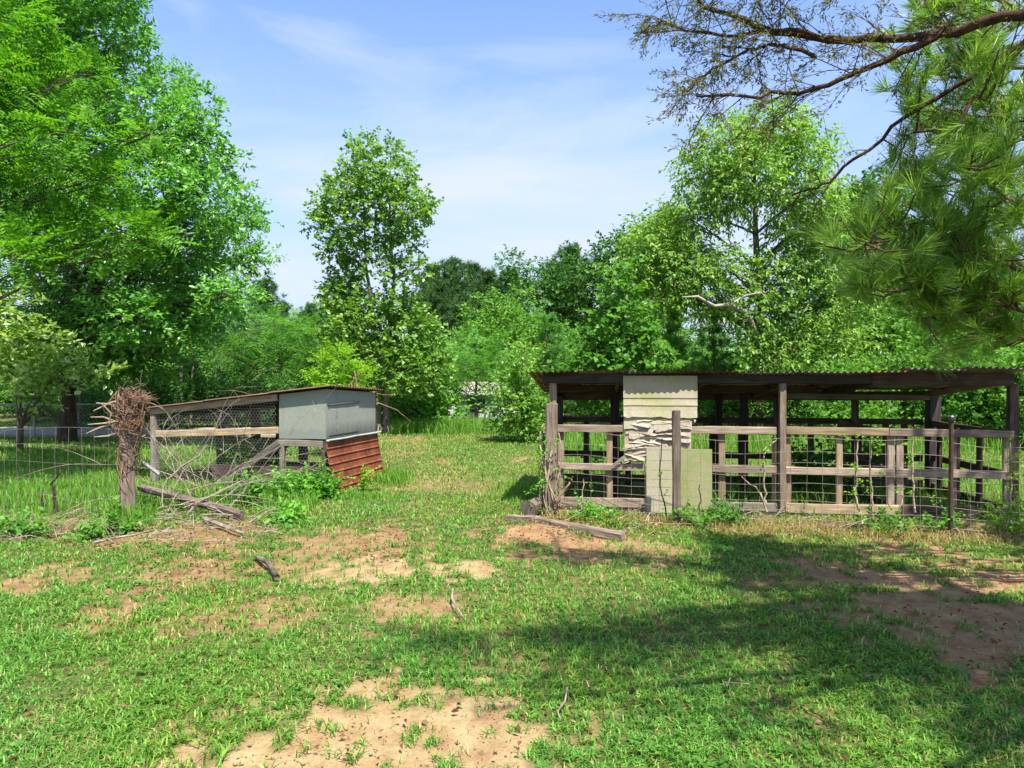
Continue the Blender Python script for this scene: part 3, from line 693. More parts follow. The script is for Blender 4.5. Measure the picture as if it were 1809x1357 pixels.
while s < LF:
    z0 = .03; z1 = .93; x = rr.uniform(-.012, .012)
    mb.tube([Fp(s+x*(z/.9), z+sag(s)*(.4+z))+Vector((0, -.02+.01*math.sin(s*3+z*4), 0)) for z in (.03, .28, .56, .79, .93)], .0023, 3, False); s += .152
o = mb.build('wire_mesh', M['wire'], fence); o['kind'] = 'stuff'
fence2 = thing('wire_fence', 'sagging thin woven wire fence running left from the post with the vine nest', 'fence', (-4.2, 7.6, 0))
NP = Vector((P(228, 920, 7.57).x, 7.57, 0))
o = round_post('corner_post', NP+Vector((.01, 0, -.2)), NP+Vector((-.02, 0, 1.3)), .085, .07, M['post'], fence2); o['label'] = 'round old post carrying the vine nest'
mb = MB()
for i, z in enumerate((.1, .22, .35, .5, .66, .84, 1.02)):
    mb.tube([NP+Vector((-s, .14*s, z+.03*math.sin(s*2.3+i)-.02*s))+Vector((0, -.08, 0)) for s in np.linspace(0, 4.2, 26)], .0026, 3, False)
s = .2
while s < 4.2:
    mb.tube([NP+Vector((-s+rr.uniform(-.01, .01), .14*s-.08, z+.03*math.sin(s*2.3)-.02*s)) for z in (.02, .35, .7, 1.02)], .0022, 3, False); s += .16
o = mb.build('wire_mesh', M['wire'], fence2); o['kind'] = 'stuff'
round_post('line_post', NP+Vector((-4.3, .62, -.2)), NP+Vector((-4.28, .62, 1.2)), .06, .055, M['post'], fence2)

# far chain-link fence by the lane
cl = thing('chain_link_fence', 'low chain-link fence with a pale top rail beyond the oak trunk', 'fence', P(80, 770, 18.0).xy.to_3d())
mb = MB(); mb.tube([Vector((x, 18.0, .86)) for x in np.linspace(-22, -10.2, 12)], .022, 6); mb.build('top_rail', M['wirelight'], cl)
for x in (-10.2, -12.6, -15, -17.4, -19.8, -22):
    mb = MB(); mb.tube([Vector((x, 18.0, -.1)), Vector((x, 18.0, .9))], .028, 6); mb.build('post', M['wirelight'], cl)
mb = MB(); a = 0
for x in np.arange(-22, -10.2, .11):
    for sg in (1, -1): mb.tube([Vector((x if sg > 0 else x+.8, 18.02, .03)), Vector((x+.8 if sg > 0 else x, 18.02, .84))], .0025, 3, False)
o = mb.build('wire_mesh', M['wirelight'], cl); o['kind'] = 'stuff'

# ================================================================== CHICKEN COOP (left)
CU = Vector((-.9626, .271, 0)); CV = Vector((.271, .9626, 0)); C0 = Vector((-2.553, 9.4, 0))
def K(u, v, z): return C0+CU*u+CV*v+Vector((0, 0, z))
coop = thing('chicken_coop', 'raised grey-green chicken coop with long wire-mesh run and maroon tin roof', 'coop', K(1.2, .7, 0))
BW, BD, ZB = .752, 1.447, .735
def slab(name, a, b, c, d_, th, m, parent, nrmv):
    mb = MB(); q = [Vector(x) for x in (a, b, c, d_)]; n = Vector(nrmv)*th
    mb.add([*q, *[x-n for x in q]], [(0, 1, 2, 3), (7, 6, 5, 4), (0, 4, 5, 1), (1, 5, 6, 2), (2, 6, 7, 3), (3, 7, 4, 0)]); return mb.build(name, m, parent)
def rt(u, v): return 1.425-.106*u-.055*v                  # underside of the roof
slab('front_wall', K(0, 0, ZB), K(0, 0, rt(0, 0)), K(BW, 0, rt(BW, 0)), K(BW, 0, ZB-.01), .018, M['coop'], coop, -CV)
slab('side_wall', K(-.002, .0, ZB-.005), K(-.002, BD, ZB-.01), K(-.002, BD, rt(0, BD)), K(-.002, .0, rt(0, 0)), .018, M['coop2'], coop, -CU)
slab('rear_wall', K(0, BD, ZB), K(0, BD, rt(0, BD)), K(BW, BD, rt(BW, BD)), K(BW, BD, ZB), .018, M['coop'], coop, CV)
slab('inner_wall', K(BW, 0.02, ZB), K(BW, BD, ZB), K(BW, BD, rt(BW, BD)), K(BW, 0.02, rt(BW, 0)), .018, M['darkwood'], coop, CU)
slab('floor_board', K(-.0, 0.01, ZB-.02), K(BW, 0.01, ZB-.02), K(BW, BD, ZB-.02), K(0, BD, ZB-.02), .02, M['darkwood'], coop, Vector((0, 0, 1)))
beam('hatch_ledge', K(-.012, .03, 1.205), K(-.012, .92, 1.215), .028, .012, M['coop2'], coop)
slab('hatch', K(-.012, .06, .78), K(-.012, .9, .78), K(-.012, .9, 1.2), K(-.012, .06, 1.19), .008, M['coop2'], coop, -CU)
for z in (.85, .95, 1.03, 1.1): beam('hinge', K(-.016, .24, z), K(-.016, .24, z+.03), .012, .005, M['coop'], coop)
beam('floor_joist', K(.06, .012, ZB-.075), K(BW, .012, ZB-.07), .04, .09, M['greywood'], coop)
# roof sheets, maroon
def roofsheet(u0, u1, lift, m):
    mb = MB(); nu = 8; nv = int((BD+.22)/.019)
    for th in (0, -.004):
        b = len(mb.v)
        for i in range(nu+1):
            u = u0+(u1-u0)*i/nu
            for j in range(nv+1):
                v_ = -.1+(BD+.22)*j/nv; mb.v.append(tuple(K(u, v_, rt(u, v_)+.022+lift+.009*math.sin(2*math.pi*v_/.076)+th)))
        for i in range(nu):
            for j in range(nv):
                q = (b+i*(nv+1)+j, b+i*(nv+1)+j+1, b+(i+1)*(nv+1)+j+1, b+(i+1)*(nv+1)+j); mb.f.append(q if th else q[::-1])
    mb.build('roof_sheet', m, coop)
roofsheet(-.1, .86, .016, M['maroon']); roofsheet(.84, 1.95, .008, M['maroon']); roofsheet(1.93, 2.98, 0, M['maroon'])
RU = 2.917
beam('fascia_board', K(BW+.01, -.03, rt(BW, 0)-.04), K(RU+.03, -.03, rt(RU, 0)-.04), .03, .1, M['tan'], coop)
beam('rear_fascia_board', K(.0, BD+.03, rt(0, BD)-.04), K(RU, BD+.03, rt(RU, BD)-.04), .03, .09, M['darkwood'], coop)
for u in (.9, 1.6, 2.3, RU-.02): beam('rafter', K(u, -.01, rt(u, 0)-.035), K(u, BD, rt(u, BD)-.035), .04, .07, M['darkwood'], coop)
beam('run_post', K(RU-.03, 0, -.1), K(RU-.03, 0, rt(RU, 0)-.09), .09, .09, M['greywood'], coop, up=CV)
beam('run_post', K(BW-.04, .03, -.1), K(BW-.04, .03, ZB-.03), .07, .07, M['greywood'], coop, up=CV)
beam('run_post', K(.05, .05, -.1), K(.05, .05, ZB-.03), .08, .08, M['darkwood'], coop, up=CV)
for u in (.06, .55, 1.3, 1.72, 2.2, RU-.04): beam('rear_post', K(u, BD, -.1), K(u, BD, rt(u, BD)-.05), .11, .11, M['darkwood'], coop, up=CV)
beam('middle_rail', K(BW+.0, -.012, .845), K(RU-.07, -.012, .745), .035, .095, M['tan'], coop)
beam('rear_rail', K(.05, BD-.08, .56), K(RU-.02, BD-.08, .53), .04, .12, M['darkwood'], coop)
beam('dark_net_board', K(.1, .05, .17), K(1.9, .05, .15), .025, .34, M['darkwood'], coop)  # dark board added in place of the run's dark lower netting
beam('rear_kick_board', K(.0, BD-.08, .12), K(RU-.07, BD-.08, .1), .025, .22, M['darkwood'], coop)
beam('ramp_board', K(1.75, .1, .05), K(BW-.03, .12, .62), .28, .03, M['greywood'], coop)
beam('brace', K(1.62, -.0, .08), K(BW-.0, -.0, .68), .035, .08, M['greywood'], coop)
# hexagonal netting
def hexnet(u0, u1, z0, z1, top=None, v=-.035, cell=.052, r=.0016):
    mb = MB(); w = cell; h = cell*1.0; nu = int((u1-u0)/w); nz_ = int((z1-z0)/(h*.75))+1
    for j in range(nz_+6):
        for i in range(nu+1):
            u = u0+w*(i+(j % 2)*.5); z = z0+h*.75*j
            if u > u1: continue
            if z > (rt(u, 0)-.09 if top else z1): continue
            a = K(u, v, z); b = K(u+w/2, v, z+h*.25); c = K(u+w/2, v, z+h*.75)
            d_ = K(u+w, v, z)
            mb.tube([a, b], r, 3, False); mb.tube([b, d_], r, 3, False); mb.tube([b, c], r, 3, False)
    o = mb.build('hex_netting', M['wirelight'], coop); o['kind'] = 'stuff'
hexnet(BW+.02, RU-.08, .9, 1.3, True, -.02); hexnet(BW+.02, RU-.08, .02, .72, None, -.045, .05, .0011)
hexnet(.1, BW, .02, .62, None, -.01, .05, .0011)
# rust-red ribbed panel under the box
mb = MB(); PZ0, PZ1 = .015, .7; nz_ = 48; 
def pan(v_, z):
    t = (PZ1-z)/(PZ1-PZ0); return K(-.03-.10*t-.03*t*t, v_-.03+.0*t, z+.0*v_)
def prof(z):
    ph = ((z-PZ0)/(PZ1-PZ0)*6.35) % 1.0
    return .016*min(1, 2*max(0, 1-abs(ph-.5)/.09))
nvp = 10
for th in (0, .004):
    b = len(mb.v)
    for i in range(nz_*2+1):
        z = PZ0+(PZ1-PZ0)*i/(nz_*2)
        for j in range(nvp+1):
            v_ = -.045+(BD+.09)*j/nvp; p = pan(v_, z)-CU*(prof(z)-th)
            mb.v.append(tuple(p))
    for i in range(nz_*2):
        for j in range(nvp):
            q = (b+i*(nvp+1)+j, b+i*(nvp+1)+j+1, b+(i+1)*(nvp+1)+j+1, b+(i+1)*(nvp+1)+j); mb.f.append(q if th == 0 else q[::-1])
o = mb.build('metal_skirt', M['rust'], coop); o['label'] = 'rust-red ribbed metal sheet below the grey box'
beam('skirt_flashing', K(-.055, -.06, .722), K(-.05, BD+.06, .718), .045, .02, M['trim'], coop)

# ================================================================== THINGS ON THE GROUND
def gz(x, y): return float(height(x, y))
def lying(px0, py0, px1, py1, z=0):
    a = P(px0, py0, GD(py0)); b = P(px1, py1, GD(py1)); a.z = gz(a.x, a.y)+z; b.z = gz(b.x, b.y)+z; return a, b
a, b = lying(944, 931, 1101, 957, .035)
o = beam('landscape_timber', a, b, .085, .09, M['post'], None, seg=8, rough=.006, ch=.014); tag(o, 'long dark weathered timber lying beside the reddish soil mound', 'timber')
a, b = lying(897, 923, 946, 933, .035); b -= (b-a).normalized()*.02
o = beam('landscape_timber', a, b, .08, .09, M['post'], None, seg=4, rough=.006, ch=.014); tag(o, 'short end timber lying behind the long one near the cut log', 'timber')
a = P(930, 912, GD(912)); o = round_post('cut_log', Vector((a.x+.02, a.y-.02, .08)), Vector((a.x+.2, a.y+.3, .08)), .105, .1, M['bark'], None, 6, 12, .012); tag(o, 'short mossy cut log lying at the foot of the vine-wrapped corner post', 'log')
a, b = lying(249, 893, 428, 921, .07); a.z += .14
o = round_post('fallen_post', a, b, .052, .042, M['post'], None, 8, 9, .006); tag(o, 'brown round post lying fallen among dead branches by the nest post', 'post')
a, b = lying(453, 993, 489, 1030, .04)
mb = MB(); mb.tube([a, a.lerp(b, .35)+Vector((.03, 0, .015)), a.lerp(b, .7)+Vector((.02, 0, .01)), b], [.018, .022, .02, .024], 8); o = mb.build('stick', M['bark'], smooth=True); tag(o, 'thick short bark-covered stick lying on bare soil', 'stick')
def twig(px, name, label, m='twig', r=.0075):
    mb = MB(); pts = []
    for (x, y) in px:
        p = P(x, y, GD(y)); p.z = gz(p.x, p.y)+.045; pts.append(p)
    mb.tube(pts, [r*(1.2-.7*i/len(pts)) for i in range(len(pts))], 5); tag(mb.build(name, M[m]), label, 'stick')
twig([(800, 1052), (798, 1068), (806, 1082), (818, 1101)], 'dry_stick', 'thin pale bent stick lying in the sunny mid lawn')
twig([(1002, 1226), (998, 1250), (985, 1268), (990, 1282)], 'dry_stick', 'thin pale forked stick in the shaded lawn near the sand', r=.0045)
twig([(1290, 1217), (1284, 1235), (1281, 1226), (1325, 1228)], 'dry_stick', 'small pale twig in the shaded lawn on the right', r=.0035)
twig([(165, 968), (205, 958), (235, 954), (262, 946)], 'dry_stick', 'pale straight stick lying below the nest post', r=.012)
twig([(360, 924), (395, 937), (420, 948), (432, 951)], 'dry_stick', 'grey stick lying at the edge of the brush pile', r=.02)

# nest of dried vine on the post
rr = random.Random(3); nest = thing('vine_nest', 'big tangled nest of dried brown vines on top of the round post', 'vine nest', NP)
mb = MB()
nc = NP+Vector((.02, -.02, 1.19))
for i in range(760):
    u = Vector((rr.gauss(0, 1), rr.gauss(0, 1), rr.gauss(0, 1))).normalized(); w = u.cross(Vector((rr.gauss(0, 1), rr.gauss(0, 1), rr.gauss(0, 1)))).normalized()
    r = rr.uniform(.05, .135); c = nc+Vector((rr.gauss(0, .05), rr.gauss(0, .05), rr.gauss(0, .1))); a0 = rr.uniform(0, 6.3); sp = rr.uniform(.8, 2.6); n = 7
    mb.tube([c+(u*math.cos(a0+sp*k/n)+w*math.sin(a0+sp*k/n))*r*Vector((1.0, 1.0, 1.25)).x+Vector((0, 0, rr.uniform(-.015, .015))) for k in range(n+1)], rr.uniform(.0015, .0032) if i % 5 else rr.uniform(.004, .007), 3, False)
mb.build('tangle', M['vinebrown'], nest)
mb = MB()
for i in range(260):
    a = rr.uniform(0, 6.3); p = nc+Vector((math.cos(a)*.08+rr.uniform(.0, .07), math.sin(a)*.08, rr.uniform(.07, .17)))
    d = Vector((rr.gauss(.5, .6), rr.gauss(0, .4), rr.uniform(0, .7))).normalized(); L_ = rr.uniform(.06, .2)
    mb.tube([p, p+d*L_*.5+Vector((0, 0, .02)), p+d*L_+Vector((0, 0, -.01))], [.003, .0022, .001], 3, False)
mb.build('crest_twigs', M['vinebrown'], nest)
mb = MB()
for (x0, y0, x1, y1) in ((215, 742, 155, 750), (205, 748, 152, 766), (205, 745, 160, 737), (200, 735, 178, 712), (190, 715, 212, 686), (215, 720, 170, 712), (216, 762, 166, 772), (220, 705, 165, 726)):
    a = P(x0, y0, 7.55); b = P(x1, y1, 7.45); mb.tube([a, a.lerp(b, .5)+Vector((0, 0, rr.uniform(-.03, .03))), b], [.012, .009, .004], 5, False)
mb.build('stick', M['palevine'], nest)
mb = MB()
for i in range(26):                                     # strands winding down the post
    a0 = rr.uniform(0, 6.3); tw = rr.uniform(-4, 4); zt = rr.uniform(.75, 1.1); zb = rr.uniform(.25, .8); pts = []
    for k in range(12):
        t = k/11; a = a0+tw*t; r = .088+.018*math.sin(t*9+i)+.03*(1-t); pts.append(NP+Vector((math.cos(a)*r, math.sin(a)*r, zt+(zb-zt)*t)))
    mb.tube(pts, rr.uniform(.002, .006), 4, False)
mb.build('winding_vine', M['vinebrown'], nest)

# brush pile of bare branches in front of the coop
brush = thing('brush_pile', 'tangle of bare grey branches and canes in front of the wire run', 'branches', P(380, 915, 7.9).xy.to_3d())
mb = MB()
def cane(p, d, L_, r, depth=0, n=7, droop=.5):
    pts = [p]; q = Vector(p); d = Vector(d).normalized()
    for k in range(n):
        d = (d+Vector((rr.gauss(0, .12), rr.gauss(0, .12), -droop*.22+rr.gauss(0, .08)))).normalized(); q = q+d*L_/n
        if q.z < .02: q.z = .02+rr.uniform(0, .02)
        pts.append(q.copy())
        if depth < 2 and rr.random() < .4 and k > 1: cane(q, d+Vector((rr.gauss(0, .7), rr.gauss(0, .6), rr.gauss(.25, .5))), L_*rr.uniform(.25, .5), r*.55, depth+1, 5, droop)
    mb.tube(pts, [r*(1-.75*k/n) for k in range(n+1)], 4, False)
for i in range(30):
    p = P(rr.uniform(300, 430), 930, rr.uniform(7.7, 8.9)); p.z = rr.uniform(.02, .3)
    cane(p, (rr.gauss(.0, .5), rr.gauss(0, .3), rr.uniform(.5, 1.4)), rr.uniform(.7, 1.5), rr.uniform(.0032, .0075))
for i in range(18):
    p = P(rr.uniform(260, 470), 930, rr.uniform(7.3, 8.4)); p.z = rr.uniform(.03, .2)
    cane(p, (rr.choice((-1, 1))*rr.uniform(.4, 1), rr.gauss(0, .4), rr.uniform(-.1, .45)), rr.uniform(.5, 1.3), rr.uniform(.0035, .008), droop=.35)
mb.build('branches', M['twig'], brush)
mb = MB(); a = P(330, 880, 7.8); mb.tube([P(298, 870, 7.9), P(300, 845, 7.9), P(320, 825, 7.95), P(352, 805, 8.0), P(366, 785, 8.05)], [.016, .014, .012, .009, .005], 6)
mb.tube([P(331, 910, 7.8), P(350, 888, 7.8), P(390, 868, 7.85), P(430, 848, 7.9)], [.022, .018, .014, .008], 6); mb.build('thick_branch', M['twig'], brush)
mb = MB(); mb.tube([P(250, 815, 7.7), P(281, 838, 7.75)], .022, 8); mb.build('pipe', M['wirelight'], brush)

def stem_plant(name, label, cat, pts, rads, m, leaves=0, lm='weed', seed=0, group=None, sz=1.0):
    root = thing(name, label, cat, Vector((pts[0].x, pts[0].y, 0)), group); mb = MB(); rs = np.random.default_rng(seed)
    fine = []
    for i in range(len(pts)-1):
        for k in range(4): fine.append(pts[i].lerp(pts[i+1], k/4)+Vector(rs.normal(0, .007, 3)))
    fine.append(pts[-1]); n = len(fine)
    mb.tube(fine, [rads[0]+(rads[1]-rads[0])*i/(n-1) for i in range(n)], 5, False); mb.build('stem', M[m], root, smooth=True)
    if leaves:
        C = np.array([tuple(fine[rs.integers(n//4, n)]) for _ in range(leaves)])+rs.normal(0, .03, (leaves, 3)); D = rs.normal(0, 1, (leaves, 3))+[0, -.5, .3]
        v = sprays(rs, C, D, 'weed', sz*.55); link(bpy.data.objects.new('leaves', mesh_np('leaves', v, leaf_faces(len(v)//4), M[lm])), root)
    return root
stem_plant('climbing_vine', 'dark twisted vine stem on the left wire fence', 'vine', [P(103, 915, 7.9), P(96, 880, 7.9), P(94, 855, 7.9), P(107, 826, 7.9)], (.022, .012), 'bark2', 2, seed=1)
stem_plant('climbing_vine', 'thin dark vine stem farther left on the left wire fence', 'vine', [P(76, 900, 7.9), P(74, 880, 7.9), P(75, 866, 7.9)], (.014, .008), 'bark2', 0, seed=2)
stem_plant('climbing_vine', 'pale vine climbing the wire between the dark post and the mossy panel', 'vine', [P(1352, 905, 7.4), P(1350, 860, 7.4), P(1349, 815, 7.4), P(1352, 795, 7.4), P(1372, 778, 7.4)], (.012, .007), 'palevine', 3, seed=3)
stem_plant('climbing_vine', 'pale cane leaning diagonally left of the dark shed post', 'vine', [P(1354, 890, 7.45), P(1340, 868, 7.5), P(1310, 842, 7.55)], (.012, .006), 'palevine', 0, seed=4)
stem_plant('climbing_vine', 'pale looping vine on the wire, first right of the slatted bay', 'vine', [P(1524, 925, 7.05), P(1519, 900, 7.05), P(1510, 872, 7.05), P(1515, 850, 7.05), P(1514, 810, 7.05), P(1516, 776, 7.05)], (.013, .007), 'palevine', 10, 'lime', 5)
stem_plant('climbing_vine', 'straight twisted vine on the wire left of the shed partition', 'vine', [P(1542, 915, 7.05), P(1541, 880, 7.05), P(1538, 830, 7.05), P(1540, 776, 7.05)], (.012, .007), 'palevine', 6, 'lime', 6)
stem_plant('climbing_vine', 'straight twisted vine on the wire between partition and metal post', 'vine', [P(1617, 905, 6.95), P(1613, 865, 6.95), P(1612, 820, 6.95), P(1614, 775, 6.95)], (.012, .008), 'palevine', 5, 'lime', 7)
stem_plant('climbing_vine', 'short crooked pale vine below the middle rail left of the metal post', 'vine', [P(1594, 930, 6.95), P(1586, 912, 6.95), P(1594, 880, 6.95), P(1590, 868, 6.95)], (.011, .006), 'palevine', 3, seed=8)
stem_plant('climbing_vine', 'leafy yellow-green vine climbing the right end post of the shed', 'vine', [P(1778, 935, 7.1), P(1786, 905, 7.2), P(1786, 850, 7.25), P(1784, 780, 7.25)], (.014, .007), 'palevine', 42, 'lime', 9, None, .9)
stem_plant('climbing_vine', 'dark thin vine climbing the cream lower panel', 'vine', [P(1178, 912, 7.5), P(1168, 865, 7.5), P(1166, 820, 7.5), P(1170, 775, 7.5)], (.009, .006), 'bark2', 2, seed=10)
stem_plant('climbing_vine', 'dark thin vine on the mossy green panel', 'vine', [P(1234, 920, 7.4), P(1238, 885, 7.4), P(1236, 856, 7.4)], (.009, .005), 'bark2', 0, seed=11)
stem_plant('climbing_vine', 'thick brown vine curving from the corner post to the wire', 'vine', [P(980, 900, 7.8), P(990, 875, 7.8), P(1006, 855, 7.8), P(1012, 842, 7.8)], (.018, .012), 'vinebrown', 3, seed=12)
stem_plant('climbing_vine', 'pale upright cane in the shed opening beside the corner post', 'vine', [P(1026, 905, 7.7), P(1029, 870, 7.7), P(1031, 845, 7.7)], (.009, .005), 'palevine', 2, seed=13)
def wound(seed, label, n, z1, r0):
    rs = random.Random(seed); root = thing('wrapping_vine', label, 'vine', F0); mb = MB()
    for i in range(n):
        a0 = rs.uniform(3, 6.2); tw = rs.uniform(-3.5, 3.5); zz = rs.uniform(.5, z1); pts = []
        for k in range(14):
            t = k/13; a = a0+tw*t; r = r0+.03*math.sin(t*7+i); pts.append(F0+Vector((math.cos(a)*r-.02, math.sin(a)*r, zz*t)))
        mb.tube(pts, rs.uniform(.005, .011), 4, False)
    mb.build('stems', M['palevine'], root); rs2 = np.random.default_rng(seed); n2 = 55
    C = np.stack([F0.x-.1+rs2.normal(0, .06, n2), F0.y-.05+rs2.normal(0, .08, n2), rs2.uniform(.05, .95, n2)], 1)
    v = sprays(rs2, C, rs2.normal(0, 1, (n2, 3))+[-.6, -.3, .2], 'weed', .55); link(bpy.data.objects.new('leaves', mesh_np('leaves', v, leaf_faces(len(v)//4), M['weed'])), root)
wound(4, 'dry and leafy vines wrapped around the thick grey corner post', 12, 1.0, .105)

# weeds and low leafy plants (each a plant of its own)
def weed(name, label, px, py, d, w, h, n, lm, seed, kind='weed', sz=1.0, cat='plant', group=None):
    rs = np.random.default_rng(seed); p = P(px, py, d); p.z = 0; root = thing(name, label, cat, p, group); mb = MB(); V = []
    ns_ = max(4, n//7)
    for i in range(ns_):
        a = rs.uniform(0, 6.3); R = w*rs.uniform(.2, 1); e = p+Vector((math.cos(a)*R, math.sin(a)*R, h*rs.uniform(.45, 1)))
        mb.tube([p+Vector((math.cos(a)*R*.3, math.sin(a)*R*.3, -.02)), p.lerp(e, .6)+Vector((0, 0, .04)), e], [.006, .004, .002], 3, False)
        m = max(2, n//ns_); t = rs.uniform(.25, 1, m)[:, None]
        C = np.array(p)*(1-t)+np.array(e)*t+rs.normal(0, .04, (m, 3)); V.append(sprays(rs, C, rs.normal(0, 1, (m, 3))+[math.cos(a), math.sin(a), .4], kind, sz))
    mb.build('stems', M['weed'], root); v = np.concatenate(V); v[:, 2] = np.maximum(v[:, 2], .005)
    link(bpy.data.objects.new('leaves', mesh_np('leaves', v, leaf_faces(len(v)//4), M[lm])), root)
weed('leafy_weed', 'broad-leaved weed clump between brush pile and coop', 455, 880, 8.6, .33, .3, 110, 'weed', 1, sz=1.1)
weed('leafy_weed', 'bushy weed clump under the left corner of the coop', 520, 872, 8.95, .33, .3, 120, 'weed', 2)
weed('leafy_weed', 'low weed patch at the foot of the coop front', 560, 880, 9.0, .26, .2, 80, 'weed', 3)
weed('leafy_weed', 'slim weed growing up the middle of the rust-red sheet', 640, 866, 9.5, .1, .42, 26, 'lime', 4, sz=.75)
weed('leafy_weed', 'weed growing against the left edge of the rust-red sheet', 577, 872, 9.15, .1, .36, 32, 'weed', 5, sz=.8)
weed('leafy_weed', 'grey-green bushy weed beside the mossy panel', 1282, 900, 7.4, .22, .2, 80, 'mimosa', 6, sz=.7)
weed('leafy_weed', 'small weed on the lawn edge below the nest post', 195, 945, 6.9, .2, .13, 50, 'weed', 7)
weed('leafy_weed', 'tiny weed tuft among twigs at far left', 30, 945, 6.95, .35, .15, 60, 'weed', 8)
weed('leafy_weed', 'low weed at the foot of the metal post', 1658, 935, 6.95, .16, .2, 45, 'weed', 9, sz=.7)
weed('leafy_weed', 'leafy weed at the foot of the right end post', 1776, 935, 6.85, .2, .36, 50, 'lime', 10, sz=.7)
weed('leafy_weed', 'weeds between the corner post and the cream panel', 1060, 920, 7.5, .4, .14, 80, 'weed', 11, sz=.7)
weed('leafy_weed', 'trailing weed between dark post and partition', 1560, 925, 7.05, .45, .15, 80, 'weed', 12, sz=.7)
weed('leafy_weed', 'straggly weed in front of the slim grey post', 1215, 930, 7.2, .35, .12, 60, 'weed', 13, sz=.7)
weed('leafy_weed', 'low ivy patch right of the brush pile', 500, 925, 7.6, .35, .1, 60, 'weed', 14)
weed('spiky_plant', 'small dark spiky plant seen through the left shed bay', 1054, 805, 11.5, .2, .35, 30, 'far', 15, sz=1.3)
weed('tall_weed', 'tall weedy growth seen through the middle shed bay', 1430, 885, 9.0, .45, .75, 260, 'weed', 16)
weed('tall_weed', 'leafy brush standing inside the right shed bay', 1520, 880, 10.6, .6, 1.2, 320, 'far2', 17, sz=1.4)
weed('tall_weed', 'dark evergreen-looking brush growing inside the wire run', 440, 855, 10.4, .4, .7, 240, 'mimosa', 18)

# ================================================================== TREES
# -- big oak, left
OAK = [(60,60,90),(170,60,70),(228,66,42),(30,150,90),(130,150,90),(220,130,50),(300,150,48),(345,185,38),(260,220,70),(350,250,48),(382,292,36),(180,250,90),(80,280,100),(280,320,70),(360,350,58),(418,392,45),(450,378,24),(445,455,32),(392,440,52),(310,430,70),(200,400,90),(80,420,90),(250,500,80),(350,510,58),(405,520,38),(160,520,80),(60,540,80),(300,570,58),(372,560,38),(220,590,58),(330,605,38),(120,600,45),
       (60,600,60),(150,630,45),(250,640,40),(200,650,36),(290,640,34),(180,560,60),(240,560,55),(110,570,60),(330,560,50),(100,-60,110),(0,-80,100),(-80,50,120),(-100,200,120),(-90,350,120),(200,-15,48)]
tree('oak_tree', 'huge spreading oak with thick dark trunk filling the left of the picture', 'tree', at_ground(118, 16.9), pxclumps(OAK, 16.9, 1, .75, False, .75, 5.2),
     'oak', M['oak'], M['bark2'], .2, P(124, 40, 16.9), dens=.95, sz=.8, seed=11)
PIN = [(40,200,70),(110,230,60),(30,330,80),(130,330,70),(200,310,45),(262,236,34),(100,420,65),(20,450,70),(210,410,45),(268,425,34),(-60,300,100),(50,110,80),(150,130,40),(0,50,90),(-80,120,100),(-120,420,90),(-150,250,90)]
tree('pinnate_tree', 'bright green tree with feather-like compound leaves reaching in from the left edge', 'tree', Vector((-9.6, 9.4, 0)), pxclumps(PIN, 9.6, 2, .7, False, .5, 1.6),
     'pinnate', M['pinnate'], M['bark'], .15, Vector((-9.2, 9.5, 6.4)), dens=.8, seed=12, inner=.1, twigs=9, limb=.45)
PAL = [(20,600,50),(80,610,50),(130,640,40),(30,660,50),(170,660,30),(90,665,38),(-40,620,70),(-60,560,60),(10,540,50),(60,700,25)]
tree('small_oak', 'small pale-leaved oak with slender trunk at the lower left edge', 'tree', at_ground(36, 14.6), pxclumps(PAL, 13.4, 3, .55, False, .4, 1.2),
     'oak', M['pale_oak'], M['bark'], .06, P(30, 560, 14.2), dens=.6, sz=.9, seed=13, inner=.1)
# -- twin-stemmed tree in the middle
GUM = [(645,258,24),(640,300,34),(697,268,22),(702,310,34),(615,330,34),(660,350,44),(722,360,38),(575,362,26),(556,398,20),(608,400,38),(748,366,20),(672,412,36),(718,420,28),(590,442,26),(640,455,30),(698,475,28),(612,495,28),(742,480,18),(598,525,32),(650,540,36),(712,545,38),(620,575,42),(690,585,44),(742,575,34),(762,615,28),(610,625,28),(660,635,36),(722,645,46),(772,652,24),(742,685,26),(668,668,26),(600, 590,30)]
gb = at_ground(684, 19.3)
tree('twin_trunk_tree', 'tall airy tree with two slim grey trunks standing behind the coop', 'tree', gb, pxclumps(GUM, 19.3, 4, .85, True, .5, 1.7), 'gum', M['gum'], M['greybark'], .085,
     dens=.6, sz=.84, seed=14, forks=[P(690, 270, 19.3), P(640, 330, 19.1)], inner=.25, twigs=5)
# -- large tree behind the shed
ELM = [(1290,250,55),(1360,232,62),(1425,268,50),(1240,300,46),(1330,318,72),(1430,345,56),(1216,385,48),(1282,350,40),(1405,405,50),(1462,395,42),(1150,432,52),(1208,478,60),(1275,470,44),(1375,480,52),(1455,460,56),(1125,488,36),(1250,525,46),(1335,545,50),(1425,545,62),(1475,600,55),(1395,622,46),(1442,650,46),(1345,615,36),(1500,520,40),(1170,520,34)]
tree('elm_tree', 'big loose-crowned tree with drooping leaves rising behind the shed roof', 'tree', at_ground(1348, 20.5), pxclumps(ELM, 20.5, 5, .8, True, .45, 2.6), 'elm', M['elm'], M['bark'], .2,
     P(1330, 235, 20.5), dens=.6, sz=1.15, seed=15, inner=.2, twigs=6)
mb = MB(); mb.tube([P(1345, 610, 20.3), P(1320, 552, 19.4), P(1285, 538, 19), P(1262, 541, 18.8), P(1232, 524, 18.6), P(1205, 525, 18.5)], [.09, .07, .06, .05, .04, .02], 6)
mb.tube([P(1290, 538, 19), P(1318, 522, 18.9), P(1345, 517, 18.8), P(1352, 524, 18.8)], [.04, .03, .02, .01], 5)
elm = [o for o in bpy.data.objects if o.name == 'elm_tree'][0]; mb.build('bare_limb', M['palebark'], elm, smooth=True)
